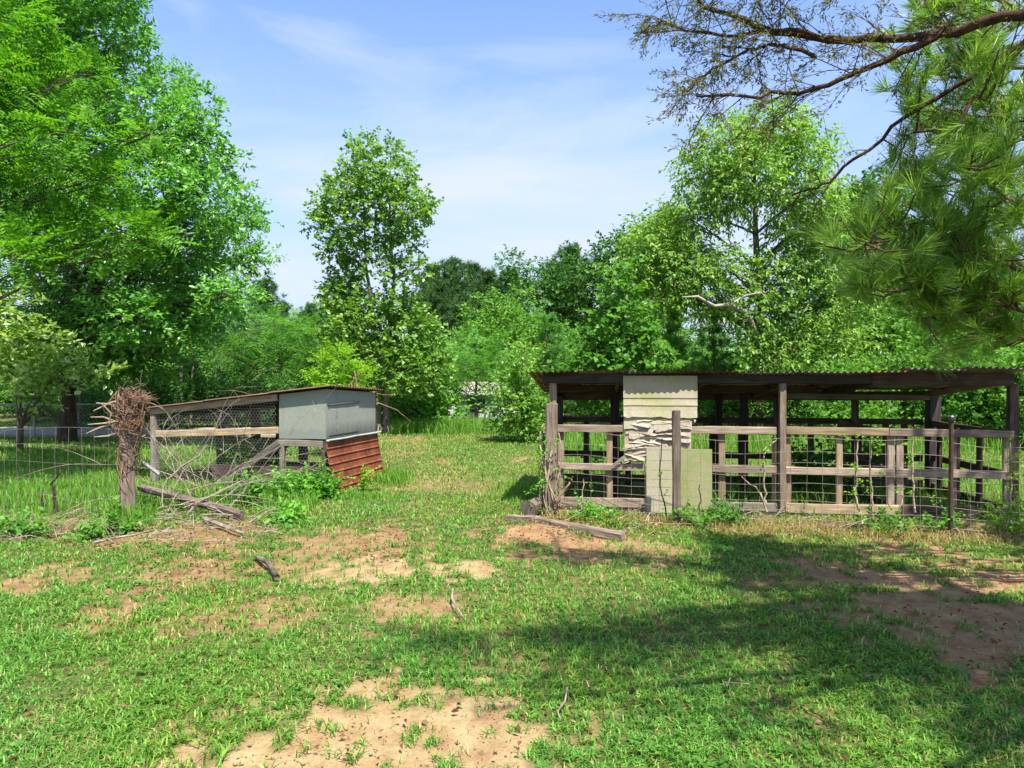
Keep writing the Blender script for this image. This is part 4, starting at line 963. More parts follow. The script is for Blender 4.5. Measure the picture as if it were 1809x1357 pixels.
# -- young sweetgum, cone
GU2 = [(1097,478,18),(1090,505,26),(1110,530,30),(1075,545,28),(1120,565,34),(1080,580,36),(1050,610,34),(1110,610,38),(1150,600,28),(1070,640,42),(1130,645,42),(1030,650,30),(1165,650,30),(1090,680,40),(1050,700,40),(1140,700,40)]
tree('young_gum_tree', 'bright green cone-shaped young tree just left of the big tree behind the shed', 'tree', at_ground(1097, 18.2), pxclumps(GU2, 18.2, 6, .7, True, .5, 1.1), 'smallgum', M['gum2'], M['bark'], .07,
     P(1098, 468, 18.2), dens=.6, seed=16, sz=1.1)
# -- young pines behind the shed
for i, (px, py, d, w) in enumerate(((1190, 555, 21, .95), (1262, 535, 22, 1.1), (975, 560, 23, 1.0), (1545, 560, 24, 1.1), (330, 640, 24, 1.0))):
    h = z_top(py, d); pine('young_pine', ('bushy young pine directly right of the cone-shaped green tree', 'taller bushy young pine left of the big tree trunk behind the shed', 'young pine behind the left end of the shed roof',
        'young pine in the shade right of the big tree', 'young pine in the gap behind the coop run')[i], at_ground(px, d), h, w, .08, 9, 9, 26, .24, .022, M['youngpine'], .042, 20+i, 'young pines')
# -- lime sapling behind the coop
LIM = [(580,655,22),(600,640,24),(620,665,22),(565,680,20),(640,675,18),(605,690,22),(575,640,12)]
tree('sapling', 'yellow-green sapling showing just above the coop roof', 'tree', at_ground(600, 13.5), pxclumps(LIM, 13.5, 7, .8, True, .5, .6), 'pinnate', M['lime'], M['bark'], .03, dens=.5, seed=17, inner=.1)
dead = thing('dead_branch', 'bare brown branches poking out right of the grey coop box', 'branches', P(660, 720, 12.2).xy.to_3d()); mb = MB()
for pl in ([(640, 740), (668, 712), (700, 724), (726, 745)], [(640, 745), (655, 692), (676, 698), (700, 697)], [(645, 740), (620, 678), (634, 656), (650, 662)], [(640, 735), (626, 655), (616, 690)]):
    mb.tube([P(x, y, 11.9+.1*i) for i, (x, y) in enumerate(pl)], [.02, .013, .009, .004][:len(pl)], 5, False)
mb.tube([P(640, 745, 11.9), Vector((P(640, 745, 11.9).x, 11.9, -.05))], .022, 5); mb.build('branches', M['vinebrown'], dead)

# -- mimosas
MIM = [(400,590,30),(440,580,32),(480,572,34),(520,580,32),(560,590,32),(590,600,26),(380,620,26),(420,620,30),(470,612,34),(530,618,34),(575,630,28),(450,650,26),(510,655,28),(390,655,22)]
tree('mimosa_tree', 'wide feathery-leaved tree behind the coop roof', 'tree', at_ground(500, 23.5), pxclumps(MIM, 23, 8, .5, True, .5, 1.8), 'mimosa', M['mimosa'], M['bark'], .08, P(490, 590, 23.2), dens=.42, seed=18, sz=1.4, inner=.2)
MI2 = [(800,640,30),(840,615,30),(875,640,30),(830,665,30),(885,668,24),(785,680,24),(905,690,22),(895,610,24),(770,660,22)]
tree('mimosa_tree', 'feathery-leaved tree between the twin-trunk tree and the shed', 'tree', at_ground(842, 22.5), pxclumps(MI2, 22.5, 9, .6, True, .5, 1.2), 'mimosa', M['mimosa'], M['bark'], .06, dens=.45, seed=19, sz=1.4, inner=.2)
BUS = [(925,640,22),(910,680,30),(940,680,26),(915,715,34),(945,720,28),(925,745,34),(895,745,22),(955,750,22),(930,610,14)]
tree('leafy_shrub', 'upright light green shrub at the left end of the shed', 'shrub', at_ground(926, 16.8), pxclumps(BUS, 16.8, 10, .9, True, .5, .7), 'bush', M['gum'], M['bark'], .03, dens=.5, sz=1.25, seed=20)
BU2 = [(745,690,34),(710,705,30),(780,715,30),(750,740,34),(795,748,18),(720,745,28),(765,660,26)]
tree('leafy_shrub', 'dark green shrubs right behind the twin grey trunks', 'shrub', at_ground(752, 21.5), pxclumps(BU2, 21.5, 11, .8, True, .6, .9), 'bush', M['far2'], M['bark'], .03, dens=.6, sz=1.8, seed=21)

# -- generic woodland, one of each kind then copies
GP = 'trees of the wood behind the field'
def proto(name, label, px, d, h, w, shape, n, leafm, seed, kind='far', dens=.62, sz=1.0, r0=.13, cat='tree', group=GP, barkm='bark2'):
    b = at_ground(px, d); return tree(name, label, cat, b, generic_clumps(seed, h, w, shape, n, b), kind, M[leafm], M[barkm], r0, dens=dens, sz=sz, seed=seed, group=group, twigs=4)
H1 = proto('wood_tree', 'dome-topped dark green tree on the skyline left of the shed', 930, 52, 11.3, 3.0, 'dome', 16, 'far', 41, sz=1.25); H1h, H1d = 11.3, 52
H2 = proto('wood_tree', 'mid green rounded tree in front of the skyline pines', 885, 36, 6.4, 2.4, 'dome', 14, 'far2', 42)
H3 = proto('wood_tree', 'slender cone-topped tree at the edge of the wood', 610, 27, 5.6, 1.7, 'cone', 14, 'far', 43, sz=.8)
BU = proto('understorey_bush', 'dense bush at the edge of the wood', 660, 26, 3.0, 2.0, 'bush', 12, 'far2', 44, sz=.75, r0=.05, cat='bush', group='bushes along the edge of the wood')
BU3 = proto('understorey_bush', 'dark bush under the trees of the wood', 300, 29, 3.2, 2.2, 'bush', 12, 'far', 45, sz=.8, r0=.05, cat='bush', group='dark bushes under the trees')
PN = pine('tall_pine', 'tall dark pine in the skyline stand right of the twin-trunk tree', at_ground(800, 55), z_top(462, 55), 2.3, .42, 12, 9, 26, .5, .055, M['farpine'], .17, 46, 'skyline pines')
hPN = z_top(462, 55); hH = {'H1': 11.3, 'H2': 6.4, 'H3': 5.6}
rr = random.Random(77)
ORD = ['first', 'second', 'third', 'fourth', 'fifth', 'sixth', 'seventh', 'eighth', 'ninth', 'tenth', 'eleventh', 'twelfth', 'thirteenth']
PINES = [(765, 472, 56), (835, 470, 57), (862, 482, 54), (780, 500, 50), (745, 520, 52), (880, 505, 60), (905, 480, 62), (1010, 440, 60), (1180, 375, 52), (1145, 400, 56), (980, 470, 58), (820, 520, 48)]
PORD = sorted([q[0] for q in PINES]+[800]); PN['label'] = 'tall dark pine in the skyline stand, %s from the left' % ORD[PORD.index(800)]
def put(o, h0, px, py, d, wide=1.0, label=None, group=None):
    s = z_top(py, d)/h0; p = at_ground(px, d); copy_tree(o, p, rr.uniform(0, 6.28), (s*wide, s*wide, s), label, group)
for (px, py, d) in PINES:
    put(PN, hPN, px, py, d, 1.0, 'tall dark pine in the skyline stand, %s from the left' % ORD[PORD.index(px)])
for (px, py, d, lab) in ((468, 498, 50, 'dark pine peeping out right of the big oak crown'), (500, 538, 60, 'small far pine in the sky gap beside the oak'), (548, 540, 58, 'far pine at the right of the sky gap'), (1520, 330, 40, 'pine behind the right-hand foreground pine branches')):
    put(PN, hPN, px, py, d, 1.0, lab, 'far pines in gaps')
for (px, py, d, w, lab) in ((1060, 402, 50, 1.0, 'tall dark tree on the skyline above the cone-shaped tree'), (1005, 450, 54, 1, 'rounded skyline tree left of the tall dark one'), (1120, 385, 48, 1, 'tall tree merging with the left edge of the big loose-crowned tree'),
                            (1540, 280, 34, .9, 'leafy tree in the gap between the big tree and the near pine'), (1640, 380, 36, 1, 'broad tree behind the near pine branches'), (1760, 420, 38, 1.1, 'broad tree behind the near pine at the right edge')):
    put(H1, 11.3, px, py, d, w, lab)
for (px, py, d, w, lab) in ((945, 540, 33, 1, 'light green round tree above the shrub at the shed end'), (1010, 575, 30, 1, 'light green tree above the left end of the shed roof'), (830, 560, 34, 1, 'round tree above the feathery tree'),
                            (1150, 520, 30, 1, 'round tree between the cone-shaped tree and the big tree'), (1500, 470, 27, 1, 'light tree right of the big tree'), (1580, 520, 24, 1.1, 'light tree above the right shed bay'), (1690, 540, 22, 1.1, 'light tree above the right end of the shed'),
                            (1790, 520, 24, 1.1, 'light tree at the right edge'), (440, 565, 34, 1.1, 'round tree behind the wide feathery tree'), (560, 560, 36, 1.1, 'round tree left of the twin-trunk tree'), (350, 560, 32, 1, 'round tree behind the oak crown edge'),
                            (200, 560, 33, 1.1, 'round tree behind the oak trunk'), (60, 560, 34, 1.2, 'round tree behind the oak at far left'), (-80, 540, 34, 1.2, 'round tree beyond the left edge')):
    put(H2, 6.4, px, py, d, w, lab)
for (px, py, d, w, lab) in ((588, 510, 28, .9, 'dark evergreen tree just left of the twin-trunk tree'), (770, 590, 27, 1, 'cone-topped tree right of the twin-trunk tree'), (1480, 560, 24, 1, 'cone-topped tree behind the right bays of the shed')):
    put(H3, 5.6, px, py, d, w, lab)
for px in list(range(-160, 640, 75))+list(range(720, 1000, 70))+list(range(1010, 2050, 62)):
    d = rr.uniform(25, 30); put(BU, 3.0, px+rr.uniform(-20, 20), rr.uniform(595, 640), d, rr.uniform(.9, 1.2))
for px in range(-260, 2200, 95):
    d = rr.uniform(31, 36); put(BU3, 3.2, px+rr.uniform(-20, 20), rr.uniform(560, 610), d, rr.uniform(.9, 1.25))
for (px, py, d, lab) in ((1500, 640, 17.5, 'bush behind the middle of the shed'), (1580, 620, 18, 'bush behind the shed partition'), (1680, 610, 17, 'bush right behind the back corner of the shed'), (1770, 625, 15.5, 'pale bush beyond the right end of the shed'), (1850, 600, 15, 'bush past the right edge of the shed'), (1420, 640, 19.5, 'bush behind the trunk of the big tree'), (1330, 655, 21, 'bush between young pine and big tree')):
    put(BU, 3.0, px, py, d, .85, lab, 'bushes behind the shed')
for (px, py, d, lab) in ((235, 655, 21, 'shaded bush left of the coop run'), (320, 650, 20.5, 'shaded bush behind the left end of the run'), (400, 660, 21, 'shaded bush behind the middle of the run'), (170, 670, 22, 'shaded bush right of the oak trunk'), (480, 655, 21.5, 'shaded bush behind the coop box')):
    put(BU3, 3.2, px, py, d, .8, lab, 'shaded bushes behind the coop')
# thin trunks standing under the oak
for i, (px, d, r, py, lab) in enumerate(((138, 20, .045, 640, 'thin trunk just right of the oak trunk'), (62, 21, .035, 650, 'thin stem left of the oak trunk'), (318, 22, .06, 600, 'thin trunk behind the left of the run'), (336, 22.5, .05, 600, 'thin trunk paired beside another behind the run'), (387, 23, .05, 600, 'thin leaning trunk behind the run'))):
    t = thing('thin_tree', lab, 'tree', at_ground(px, d), 'thin trunks under the canopy'); b = at_ground(px, d); top = P(px+rr.uniform(-12, 12), py-60, d); mb = MB()
    mb.tube([b+Vector((0, 0, -.1)), b.lerp(top, .5)+Vector((.05, 0, 0)), top], [r, r*.8, r*.4], 6); mb.build('trunk', M['bark'], t, smooth=True)
    rs = np.random.default_rng(300+i); C, D = clump_points(rs, top, (.9, .9, .6), 110, .2); v = sprays(rs, C, D, 'oak', 1.1); link(bpy.data.objects.new('crown', mesh_np('crown', v, leaf_faces(len(v)//4), M['far2'])), t)

# pale building glimpsed through the trees
hb = at_ground(852, 24.2); house = thing('white_building', 'pale building glimpsed through the shrubs beyond the field', 'building', hb)
mb = MB(); mb.box((-1.2, 0, 0), (1.3, 3, .95)); o = mb.build('wall', M['white_wall'], house, Matrix.Translation(hb))
mb = MB(); mb.add([(-1.35, -.2, .952), (1.45, -.2, .952), (1.45, 3.2, .952), (-1.35, 3.2, .952), (-1.35, 1.5, 1.4), (1.45, 1.5, 1.4)], [(0, 1, 5, 4), (2, 3, 4, 5), (1, 2, 5), (3, 0, 4), (0, 3, 2, 1)]); mb.build('roof', M['asphalt'], house, Matrix.Translation(hb))
mb = MB(); mb.box((-.5, -.03, .35), (.1, -.002, .8)); mb.build('window', M['cap'], house, Matrix.Translation(hb))

# -- near pine at the right: trunk out of frame, long-needled boughs reaching in
rng = np.random.default_rng(8); PB = Vector((5.5, 4.2, 0)); npine = thing('pine_tree', 'near long-needled pine with bright tufts reaching in from the right edge', 'tree', PB)
wood = MB(); wood.tube(trunk_path(rng, PB-Vector((0, 0, .2)), PB+Vector((.3, .4, 8)), 9, .1), [.13*(1-.6*i/8) for i in range(9)], 10); C = []; D = []
def bough(pts, r, ntw, spread, tip=True):
    ps = [Vector(p) for p in pts]; wood.tube(ps, [r*(1-.75*i/(len(ps)-1)) for i in range(len(ps))], 6, False)
    for q in range(ntw):
        u = (q+rng.uniform(0, 1))/ntw; u = .12+.88*u; x = u*(len(ps)-1); i = min(int(x), len(ps)-2); s = ps[i].lerp(ps[i+1], x-i); d0 = (ps[i+1]-ps[i]).normalized()
        e = s+(d0*.45+Vector(rng.normal(0, .6, 3))+Vector((0, 0, .15))).normalized()*spread*rng.uniform(.4, 1.1)
        wood.tube([s, s.lerp(e, .5)-Vector((0, 0, .03)), e], [r*.28+.003, r*.2+.002, .004], 4, False)
        for w in range(3):
            p = s.lerp(e, (.5, .8, 1.0)[w])+Vector(rng.normal(0, .06, 3)); C.append(p); D.append((e-s).normalized()+Vector(rng.normal(0, .4, 3))+Vector((0, 0, .5)))
def trunk_at(z): return PB+Vector((.03*z, .04*z, z))
for (z, tgt, d, n, sp) in ((4.3, [(1790, 120), (1700, 60), (1630, 30)], 6.4, 16, .42), (4.6, [(1800, 190), (1720, 140), (1620, 130), (1590, 150)], 6.6, 20, .42), (5.4, [(1800, 20), (1740, -20), (1680, 10)], 6.2, 16, .45),
                           (3.9, [(1809, 330), (1740, 270), (1670, 210), (1600, 240)], 6.5, 24, .42), (3.6, [(1809, 400), (1720, 330), (1640, 300), (1585, 330)], 6.9, 24, .42),
                           (3.1, [(1809, 470), (1730, 430), (1650, 390), (1575, 400)], 6.4, 26, .42), (2.8, [(1809, 480), (1720, 445), (1620, 420), (1530, 430), (1500, 450)], 6.1, 30, .38),
                           (2.5, [(1809, 520), (1720, 500), (1640, 490), (1560, 480), (1510, 500)], 6.4, 32, .36), (2.4, [(1809, 550), (1730, 525), (1650, 505), (1580, 515)], 6.2, 30, .34),
                           (2.3, [(1809, 600), (1760, 572), (1690, 555), (1630, 562)], 6.5, 26, .3), (3.3, [(1830, 380), (1780, 350), (1730, 310), (1690, 290)], 5.8, 18, .4), (4.2, [(1830, 250), (1790, 230), (1750, 180), (1720, 170)], 5.7, 16, .4)):
    z = 1.6+(z-1.6)*.75
    bough([trunk_at(z)]+[P(x, y, (d+.15*i*(-1)**i)*.71) for i, (x, y) in enumerate(tgt)], .018, int(n*1.25), sp*.85)
for k in range(16):                                             # boughs of the rest of the crown, away from the lens
    z = rng.uniform(3.5, 7.5); a = rng.uniform(-1.2, 1.2); R = rng.uniform(1.2, 2.4); e = trunk_at(z)+Vector((math.cos(a)*R, math.sin(a)*R, .4)); bough([trunk_at(z), trunk_at(z).lerp(e, .5), e], .03, 9, .45)
v = needles(rng, np.array(C), np.array(D), 52, .155, .005, .07, (.1, .9))
wood.build('trunk', M['pinebark'], npine, smooth=True); link(bpy.data.objects.new('crown', mesh_np('crown', v, leaf_faces(len(v)//4), M['needle'])), npine)

# -- cedar whose boughs hang over the right of the lawn (its trunk stands right of the frame)
rng = np.random.default_rng(21); CB = Vector((4.7, 2.1, 0)); ced = thing('cedar_tree', 'dark cedar with bare reddish boughs hanging across the top right of the sky', 'tree', CB)
wood = MB(); wood.tube(trunk_path(rng, CB-Vector((0, 0, .2)), CB+Vector((-.1, .1, 7.2)), 9, .08), [.2*(1-.7*i/8) for i in range(9)], 10); C = []; D = []
def cedar_bough(pts, r, ntw, tw, leafy, droop=.25):
    ps = [Vector(p) for p in pts]; m = len(ps); fine = []
    for i in range(m-1):
        for k in range(4): fine.append(ps[i].lerp(ps[i+1], k/4)+Vector(rng.normal(0, .012, 3)))
    fine.append(ps[-1]); n = len(fine); wood.tube(fine, [r*(1-.82*i/(n-1))+.003 for i in range(n)], 7, False)
    for q in range(ntw):
        j = int(n*(.18+.82*(q+rng.uniform(0, 1))/ntw)); j = min(j, n-2); s = fine[j]; d0 = (fine[j+1]-s).normalized()
        L_ = tw*rng.uniform(.4, 1.2)*(1.15-.4*j/n); dv = (d0*.8+Vector(rng.normal(0, .55, 3))+Vector((0, 0, rng.normal()*.3))).normalized()
        e1 = s+dv*L_*.55; e = e1+(dv+Vector((0, 0, -droop))).normalized()*L_*.45
        wood.tube([s, e1, e], [.0045, .003, .0015], 3, False)
        for w in range(5):
            u = rng.uniform(.3, 1); p = s.lerp(e1, u*2) if u < .5 else e1.lerp(e, u*2-1); dd = (dv+Vector(rng.normal(0, .7, 3))+Vector((0, 0, -.2))).normalized(); ll = rng.uniform(.06, .22); pe = p+dd*ll
            wood.tube([p, pe], [.0016, .0009], 3, False)
            for g in range(leafy):
                t_ = rng.uniform(.1, 1); C.append(p.lerp(pe, t_)+Vector(rng.normal(0, .012, 3))); D.append(dd+Vector(rng.normal(0, .5, 3)))
def ctr(z): return CB+Vector((-.012*z, .012*z, z))
cedar_bough([ctr(3.0), P(1960, -30, 3.3), P(1809, 22, 3.6), P(1650, 60, 3.9), P(1500, 72, 4.1), P(1370, 60, 4.3), P(1250, 10, 4.4), P(1200, -40, 4.4)], .035, 34, .45, 16)
cedar_bough([P(1680, 50, 3.85), P(1600, 92, 3.9), P(1530, 120, 4.0), P(1440, 155, 4.1), P(1340, 176, 4.2), P(1230, 170, 4.2)], .021, 34, .42, 16)
cedar_bough([P(1500, 72, 4.1), P(1400, 50, 4.2), P(1300, 60, 4.3), P(1210, 55, 4.3), P(1160, 40, 4.3)], .012, 28, .36, 20)
cedar_bough([P(1440, 100, 4.1), P(1360, 75, 4.3), P(1280, 110, 4.35), P(1220, 150, 4.3)], .01, 26, .36, 20)
cedar_bough([ctr(2.8), P(1980, 40, 3.6), P(1809, 72, 4.0), P(1720, 130, 4.1), P(1600, 205, 4.3), P(1510, 280, 4.4), P(1455, 330, 4.5), P(1400, 345, 4.5)], .018, 16, .34, 6)
cedar_bough([P(1809, 80, 4.0), P(1740, 150, 4.2), P(1690, 215, 4.2), P(1670, 240, 4.3)], .012, 12, .3, 5)
cedar_bough([ctr(3.6), P(1960, -140, 3.4), P(1760, -80, 3.7), P(1560, -30, 4.0), P(1400, -20, 4.2), P(1280, -30, 4.2)], .028, 34, .45, 16)
for k in range(60):                                             # unseen boughs over and right of the camera, shaped to dapple the lawn
    z = rng.uniform(3.5, 6.2); a = rng.uniform(1.7, 5.0); R = rng.uniform(2.0, 6.2)*(1.15-z/14)
    e = ctr(z)+Vector((math.cos(a)*R, math.sin(a)*R*(.28 if math.sin(a) > 0 else .62), rng.uniform(-.2, .5)))
    if e.y > 1.0 and (e.z-EYE)/e.y < .62: e.z = EYE+.66*e.y
    e.y = min(e.y, 4.05-.493*e.z)  # bough tips held back so their shade misses the near pine
    mid = ctr(z).lerp(e, .5)+Vector((0, 0, .12)); cedar_bough([ctr(z), mid, e], .04, 30, .8, 6)
nC = len(C); C = np.array(C); D = np.array(D)
v = leaf_verts(C, nrm(D), rng.normal(0, 1, (nC, 3)), rng.uniform(.016, .04, nC)*(1+1.0*(C[:, 2] > EYE+.58*C[:, 1])), rng.uniform(.005, .01, nC)*(1+1.2*(C[:, 2] > EYE+.58*C[:, 1])), 0, .5)
wood.build('trunk', M['cedarbark'], ced, smooth=True); link(bpy.data.objects.new('crown', mesh_np('crown', v, leaf_faces(nC), M['cedar'])), ced)

# ================================================================== GRASS
def grass_mat():
    m = leaf_mat('lawn_blade', (.026, .1, .012), (.058, .185, .022), (.125, .3, .05), .3, .5, .3); t = m.node_tree
    hs = [n for n in t.nodes if n.type == 'HUE_SAT'][0]; tcn = nd(t, 'ShaderNodeTexCoord')
    n1 = nd(t, 'ShaderNodeTexNoise', Scale=.8, Detail=4); t.links.new(tcn.outputs['Object'], n1.inputs['Vector'])
    src = hs.inputs['Color'].links[0].from_socket
    t.links.new(mixc(t, src, (1.5, 1.08, .8), ramp(t, n1.outputs['Fac'], [(.42, (0, 0, 0)), (.68, (.8, .8, .8))]), 'MULTIPLY'), hs.inputs['Color']); return m
M['grass'] = grass_mat()
def blades(name, rng, x, y, h, w, mat, lean=.8, label=None):
    n = len(x); z = height(x, y); a = rng.uniform(0, 2*math.pi, n); ld = np.stack([np.cos(a), np.sin(a), np.zeros(n)], 1); ln = lean*rng.uniform(.2, 1.2, n)
    sd = np.stack([-np.sin(a+rng.normal(0, .6, n)), np.cos(a), np.zeros(n)], 1); p = np.stack([x, y, z-.006], 1); up = np.array([0, 0, 1.])
    h_ = h[:, None]; w_ = w[:, None]; l_ = ln[:, None]
    m = p+up*h_*.6+ld*h_*.35*l_; t = p+up*h_*(1-.35*np.minimum(l_, 1.2))+ld*h_*1.0*l_
    V = np.stack([p-sd*w_/2, p+sd*w_/2, m+sd*w_*.42, m-sd*w_*.42, t], 1).reshape(-1, 3)
    b = np.arange(n)[:, None]*5; Fc = np.concatenate([b+np.array([[0, 1, 2]]), b+np.array([[0, 2, 3]]), b+np.array([[3, 2, 4]])], 1).reshape(-1, 3)
    o = link(bpy.data.objects.new(name, mesh_np(name, V, Fc, mat))); return tag(o, label, 'grass', None, 'stuff')
rng = np.random.default_rng(5)
n = 520000; u = rng.uniform(0, 1, n); d = 2.35*(24/2.35)**u; d = d*(1+rng.normal(0, .01, n)); x = rng.uniform(-1, 1, n)*(d*.80+.6); y = d
cx_ = np.round(x*9)/9+(hash2(np.round(x*9), np.round(y*9), 5)-.5)*.1; cy_ = np.round(y*9)/9+(hash2(np.round(x*9), np.round(y*9), 6)-.5)*.1
pull = rng.uniform(0, .45, n); x = x+(cx_-x)*pull; y = y+(cy_-y)*pull
dm, sm, dr = masks(x, y); cl_ = fbm(x*2.3, y*2.3, 71, 3)
keep = rng.uniform(0, 1, n) < np.clip((1-dm*1.1)*(.12+1.45*cl_)+.3*sstep(.6, .72, fbm(x*4.5+2, y*4.5, 151, 3)), .01, 1)
sh_u = (x-S0.x)*EX.x+(y-S0.y)*EX.y; sh_v = (x-S0.x)*EY.x+(y-S0.y)*EY.y
keep &= ~((sh_u > .1) & (sh_u < SL) & (sh_v > 0) & (sh_v < SDp) & (rng.uniform(0, 1, n) < .6))
keep &= ~((x < -6.4) & (y > 18) & (y < 20.8))
x, y, dr_, dm_ = x[keep], y[keep], dr[keep], dm[keep]; n = len(x); dd = np.hypot(x, y)
h = rng.uniform(.022, .055, n)*(.45+1.1*fbm(x*2.2, y*2.2, 81, 3))*(1+.03*np.clip(dd-4, 0, 20)); w = rng.uniform(.0036, .0075, n)*(.75+.13*dd)
isdry = rng.uniform(0, 1, n) < np.clip(.05+dr_*.7+dm_*.2+.16*sstep(.52, .7, fbm(x*1.9+7, y*1.9, 131, 3)), 0, .9)
blades('lawn_grass', rng, x[~isdry], y[~isdry], h[~isdry], w[~isdry], M['grass'], 1.25, 'short patchy green lawn grass covering the yard')
blades('dry_lawn_grass', rng, x[isdry], y[isdry], h[isdry], w[isdry]*.9, M['drygrass'], 1.2, 'straw-coloured dry grass blades scattered in the lawn')
# tall grass
TX, TY, TH = [], [], []
def patch(px0, px1, d0, d1, n, h0, h1):
    d = d0+(d1-d0)*(rng.uniform(-.15, 1.15, n)+rng.uniform(0, 1, n))/2; px = rng.uniform(px0, px1, n) if px1-px0 > 250 else (px0+px1)/2+(px1-px0)*.36*rng.normal(0, 1, n); xx = (px-CX)/FPX*d; k = rng.uniform(0, 1, n) < .25+1.2*fbm(xx*1.5, d*1.5, 91, 3)
    TX.append(xx[k]); TY.append(d[k]); TH.append(rng.uniform(h0, h1, n)[k])
patch(690, 965, 18.6, 21.5, 9000, .18, .5); patch(960, 1800, 13.5, 18, 9000, .15, .5); patch(-60, 215, 7.9, 11.0, 9000, .08, .26); patch(-60, 500, 11, 15.5, 7000, .06, .18)
patch(230, 560, 8.0, 9.6, 5000, .08, .25); patch(668, 716, 9.9, 11.2, 1500, .06, .22); patch(575, 680, 8.85, 9.25, 1100, .04, .12); patch(1240, 1809, 7.6, 10, 2500, .08, .3); patch(880, 960, 8.2, 10.5, 1500, .05, .12); patch(200, 260, 7.2, 7.8, 700, .06, .3); patch(980, 1800, 9.9, 13, 6000, .06, .22)
x = np.concatenate(TX); y = np.concatenate(TY); h = np.concatenate(TH)
blades('tall_grass', rng, x, y, h, rng.uniform(.006, .011, len(x))*(.5+.06*y), M['tallgrass'], .45, 'taller bright green grass along the fences and the far edge of the field')
n = 5200; s = rng.uniform(-.1, 6.6, n); q = np.array(F0)[None]+np.array(FD)[None]*s[:, None]; x = q[:, 0]+rng.normal(0, .1, n); y = q[:, 1]+rng.normal(-.12, .2, n)
blades('dry_grass', rng, x, y, rng.uniform(.04, .14, n), rng.uniform(.004, .008, n), M['drygrass'], 1.5, 'dry tan grass matted along the foot of the wire fence')
# dead leaves and bits
def litter(name, regions, label, mat, L=(.03, .07)):
    X, Y = [], []
    for (px0, px1, py0, py1, n) in regions:
        py = rng.uniform(py0, py1, n); d = EYE*FPX/(py-HY); X.append((rng.uniform(px0, px1, n)-CX)/FPX*d); Y.append(d)
    X = np.concatenate(X); Y = np.concatenate(Y); n = len(X); p = np.stack([X, Y, height(X, Y)+rng.uniform(.004, .035, n)], 1)
    a = rng.uniform(0, 6.3, n); ax = np.stack([np.cos(a), np.sin(a), rng.normal(0, .25, n)], 1); nm = np.stack([rng.normal(0, .45, n), rng.normal(0, .45, n), np.ones(n)], 1); Ln = rng.uniform(*L, n)
    v = leaf_verts(p, ax, nm, Ln, Ln*rng.uniform(.4, .8, n), .4); tag(link(bpy.data.objects.new(name, mesh_np(name, v, leaf_faces(n), mat))), label, 'leaves', None, 'stuff')
litter('leaf_litter', [(900, 1809, 1000, 1357, 190), (0, 1000, 960, 1357, 170), (0, 500, 925, 975, 420), (840, 1050, 915, 965, 340), (980, 1300, 905, 950, 420), (600, 740, 920, 1000, 200), (1300, 1809, 925, 965, 260), (1500, 1809, 1000, 1200, 160), (230, 480, 965, 1060, 240)], 'scattered brown dead leaves on the lawn and along the fences', M['litter'], (.018, .045))
mb = MB(); rr = random.Random(14)
for i in range(330):                                          # small twigs along the fence foot
    if i < 210: px, py = rr.uniform(-20, 470), rr.uniform(915, 962)
    else: px, py = rr.uniform(980, 1800), rr.uniform(905, 950)
    p = P(px, py, GD(py)); p.z = gz(p.x, p.y)+rr.uniform(.01, .06); a = rr.uniform(0, 6.3); L_ = rr.uniform(.08, .4); d = Vector((math.cos(a), math.sin(a)*.6, rr.gauss(.05, .25)))
    e = p+d*L_; e.z = max(e.z, .01); mb.tube([p, p.lerp(e, .5)+Vector((0, 0, rr.uniform(0, .04))), e], [.005, .004, .002], 3, False)
tag(mb.build('twig_litter', M['twig']), 'small grey dead twigs strewn along the foot of the fences', 'twigs', None, 'stuff')

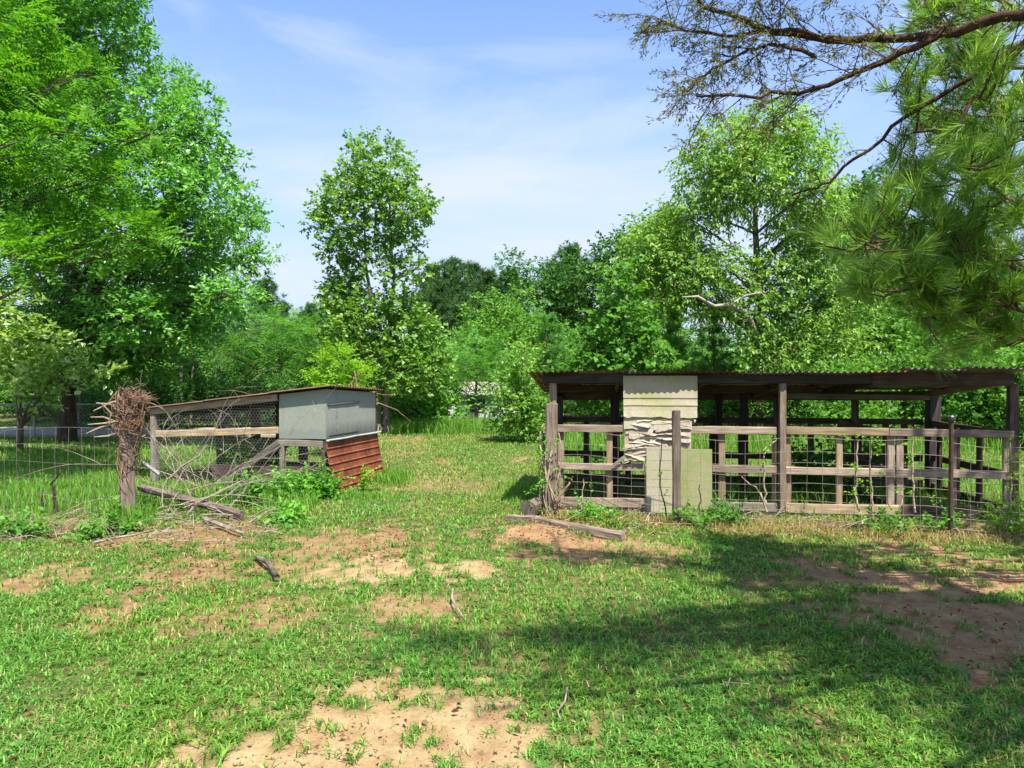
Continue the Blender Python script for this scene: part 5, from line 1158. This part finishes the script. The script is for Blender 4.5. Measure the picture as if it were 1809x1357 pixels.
# clods and pebbles on the bare soil
def crumbs(name, n, label, mat):
    d = 2.4*(9.5/2.4)**rng.uniform(0, 1, n); x = rng.uniform(-1, 1, n)*d*.8; dm, _, _ = masks(x, d); k = rng.uniform(0, 1, n) < dm-.25; x = x[k]; y = d[k]; n = len(x)
    r = rng.uniform(.002, .007, n)*(1+.9*(rng.uniform(0, 1, n) < .06)); c = np.stack([x, y, height(x, y)-.004], 1)
    o = np.array([[1, 0, 0], [0, 1, 0], [-1, 0, 0], [0, -1, 0], [0, 0, .8], [0, 0, -.8]])[None]*r[:, None, None]*rng.uniform(.6, 1.3, (n, 6, 1)); V = (c[:, None]+o).reshape(-1, 3)
    f = np.array([[0, 1, 4], [1, 2, 4], [2, 3, 4], [3, 0, 4], [1, 0, 5], [2, 1, 5], [3, 2, 5], [0, 3, 5]])[None]+np.arange(n)[:, None, None]*6
    tag(link(bpy.data.objects.new(name, mesh_np(name, V, f.reshape(-1, 3), mat))), label, 'soil crumbs', None, 'stuff')
crumbs('soil_crumbs', 9000, 'small clods and pebbles strewn over the bare reddish soil', plain_mat('soil_clod', (.2, .11, .06), (.4, .28, .16), 3, .95))
# clover-like ground weeds in the lawn
n = 900; d = 2.5*(9/2.5)**rng.uniform(0, 1, n); x = rng.uniform(-1, 1, n)*d*.8; k = (masks(x, d)[0] < .5) & (fbm(x*1.1, d*1.1, 141, 3) > .5); x = x[k]; d = d[k]; n = len(x); m = 16
a = rng.uniform(0, 6.3, (n, m)); r = rng.uniform(.01, .075, (n, m)); X = (x[:, None]+np.cos(a)*r).ravel(); Y = (d[:, None]+np.sin(a)*r).ravel(); p = np.stack([X, Y, height(X, Y)+rng.uniform(.012, .04, n*m)], 1)
ax = np.stack([np.cos(a.ravel()), np.sin(a.ravel()), rng.normal(.1, .3, n*m)], 1); Ln = rng.uniform(.014, .032, n*m)
v = leaf_verts(p, ax, np.stack([rng.normal(0, .3, n*m), rng.normal(0, .3, n*m), np.ones(n*m)], 1), Ln, Ln*.8, .1); tag(link(bpy.data.objects.new('clover', mesh_np('clover', v, leaf_faces(n*m), M['weed']))), 'small broad-leaved weeds scattered through the lawn', 'weeds', None, 'stuff')
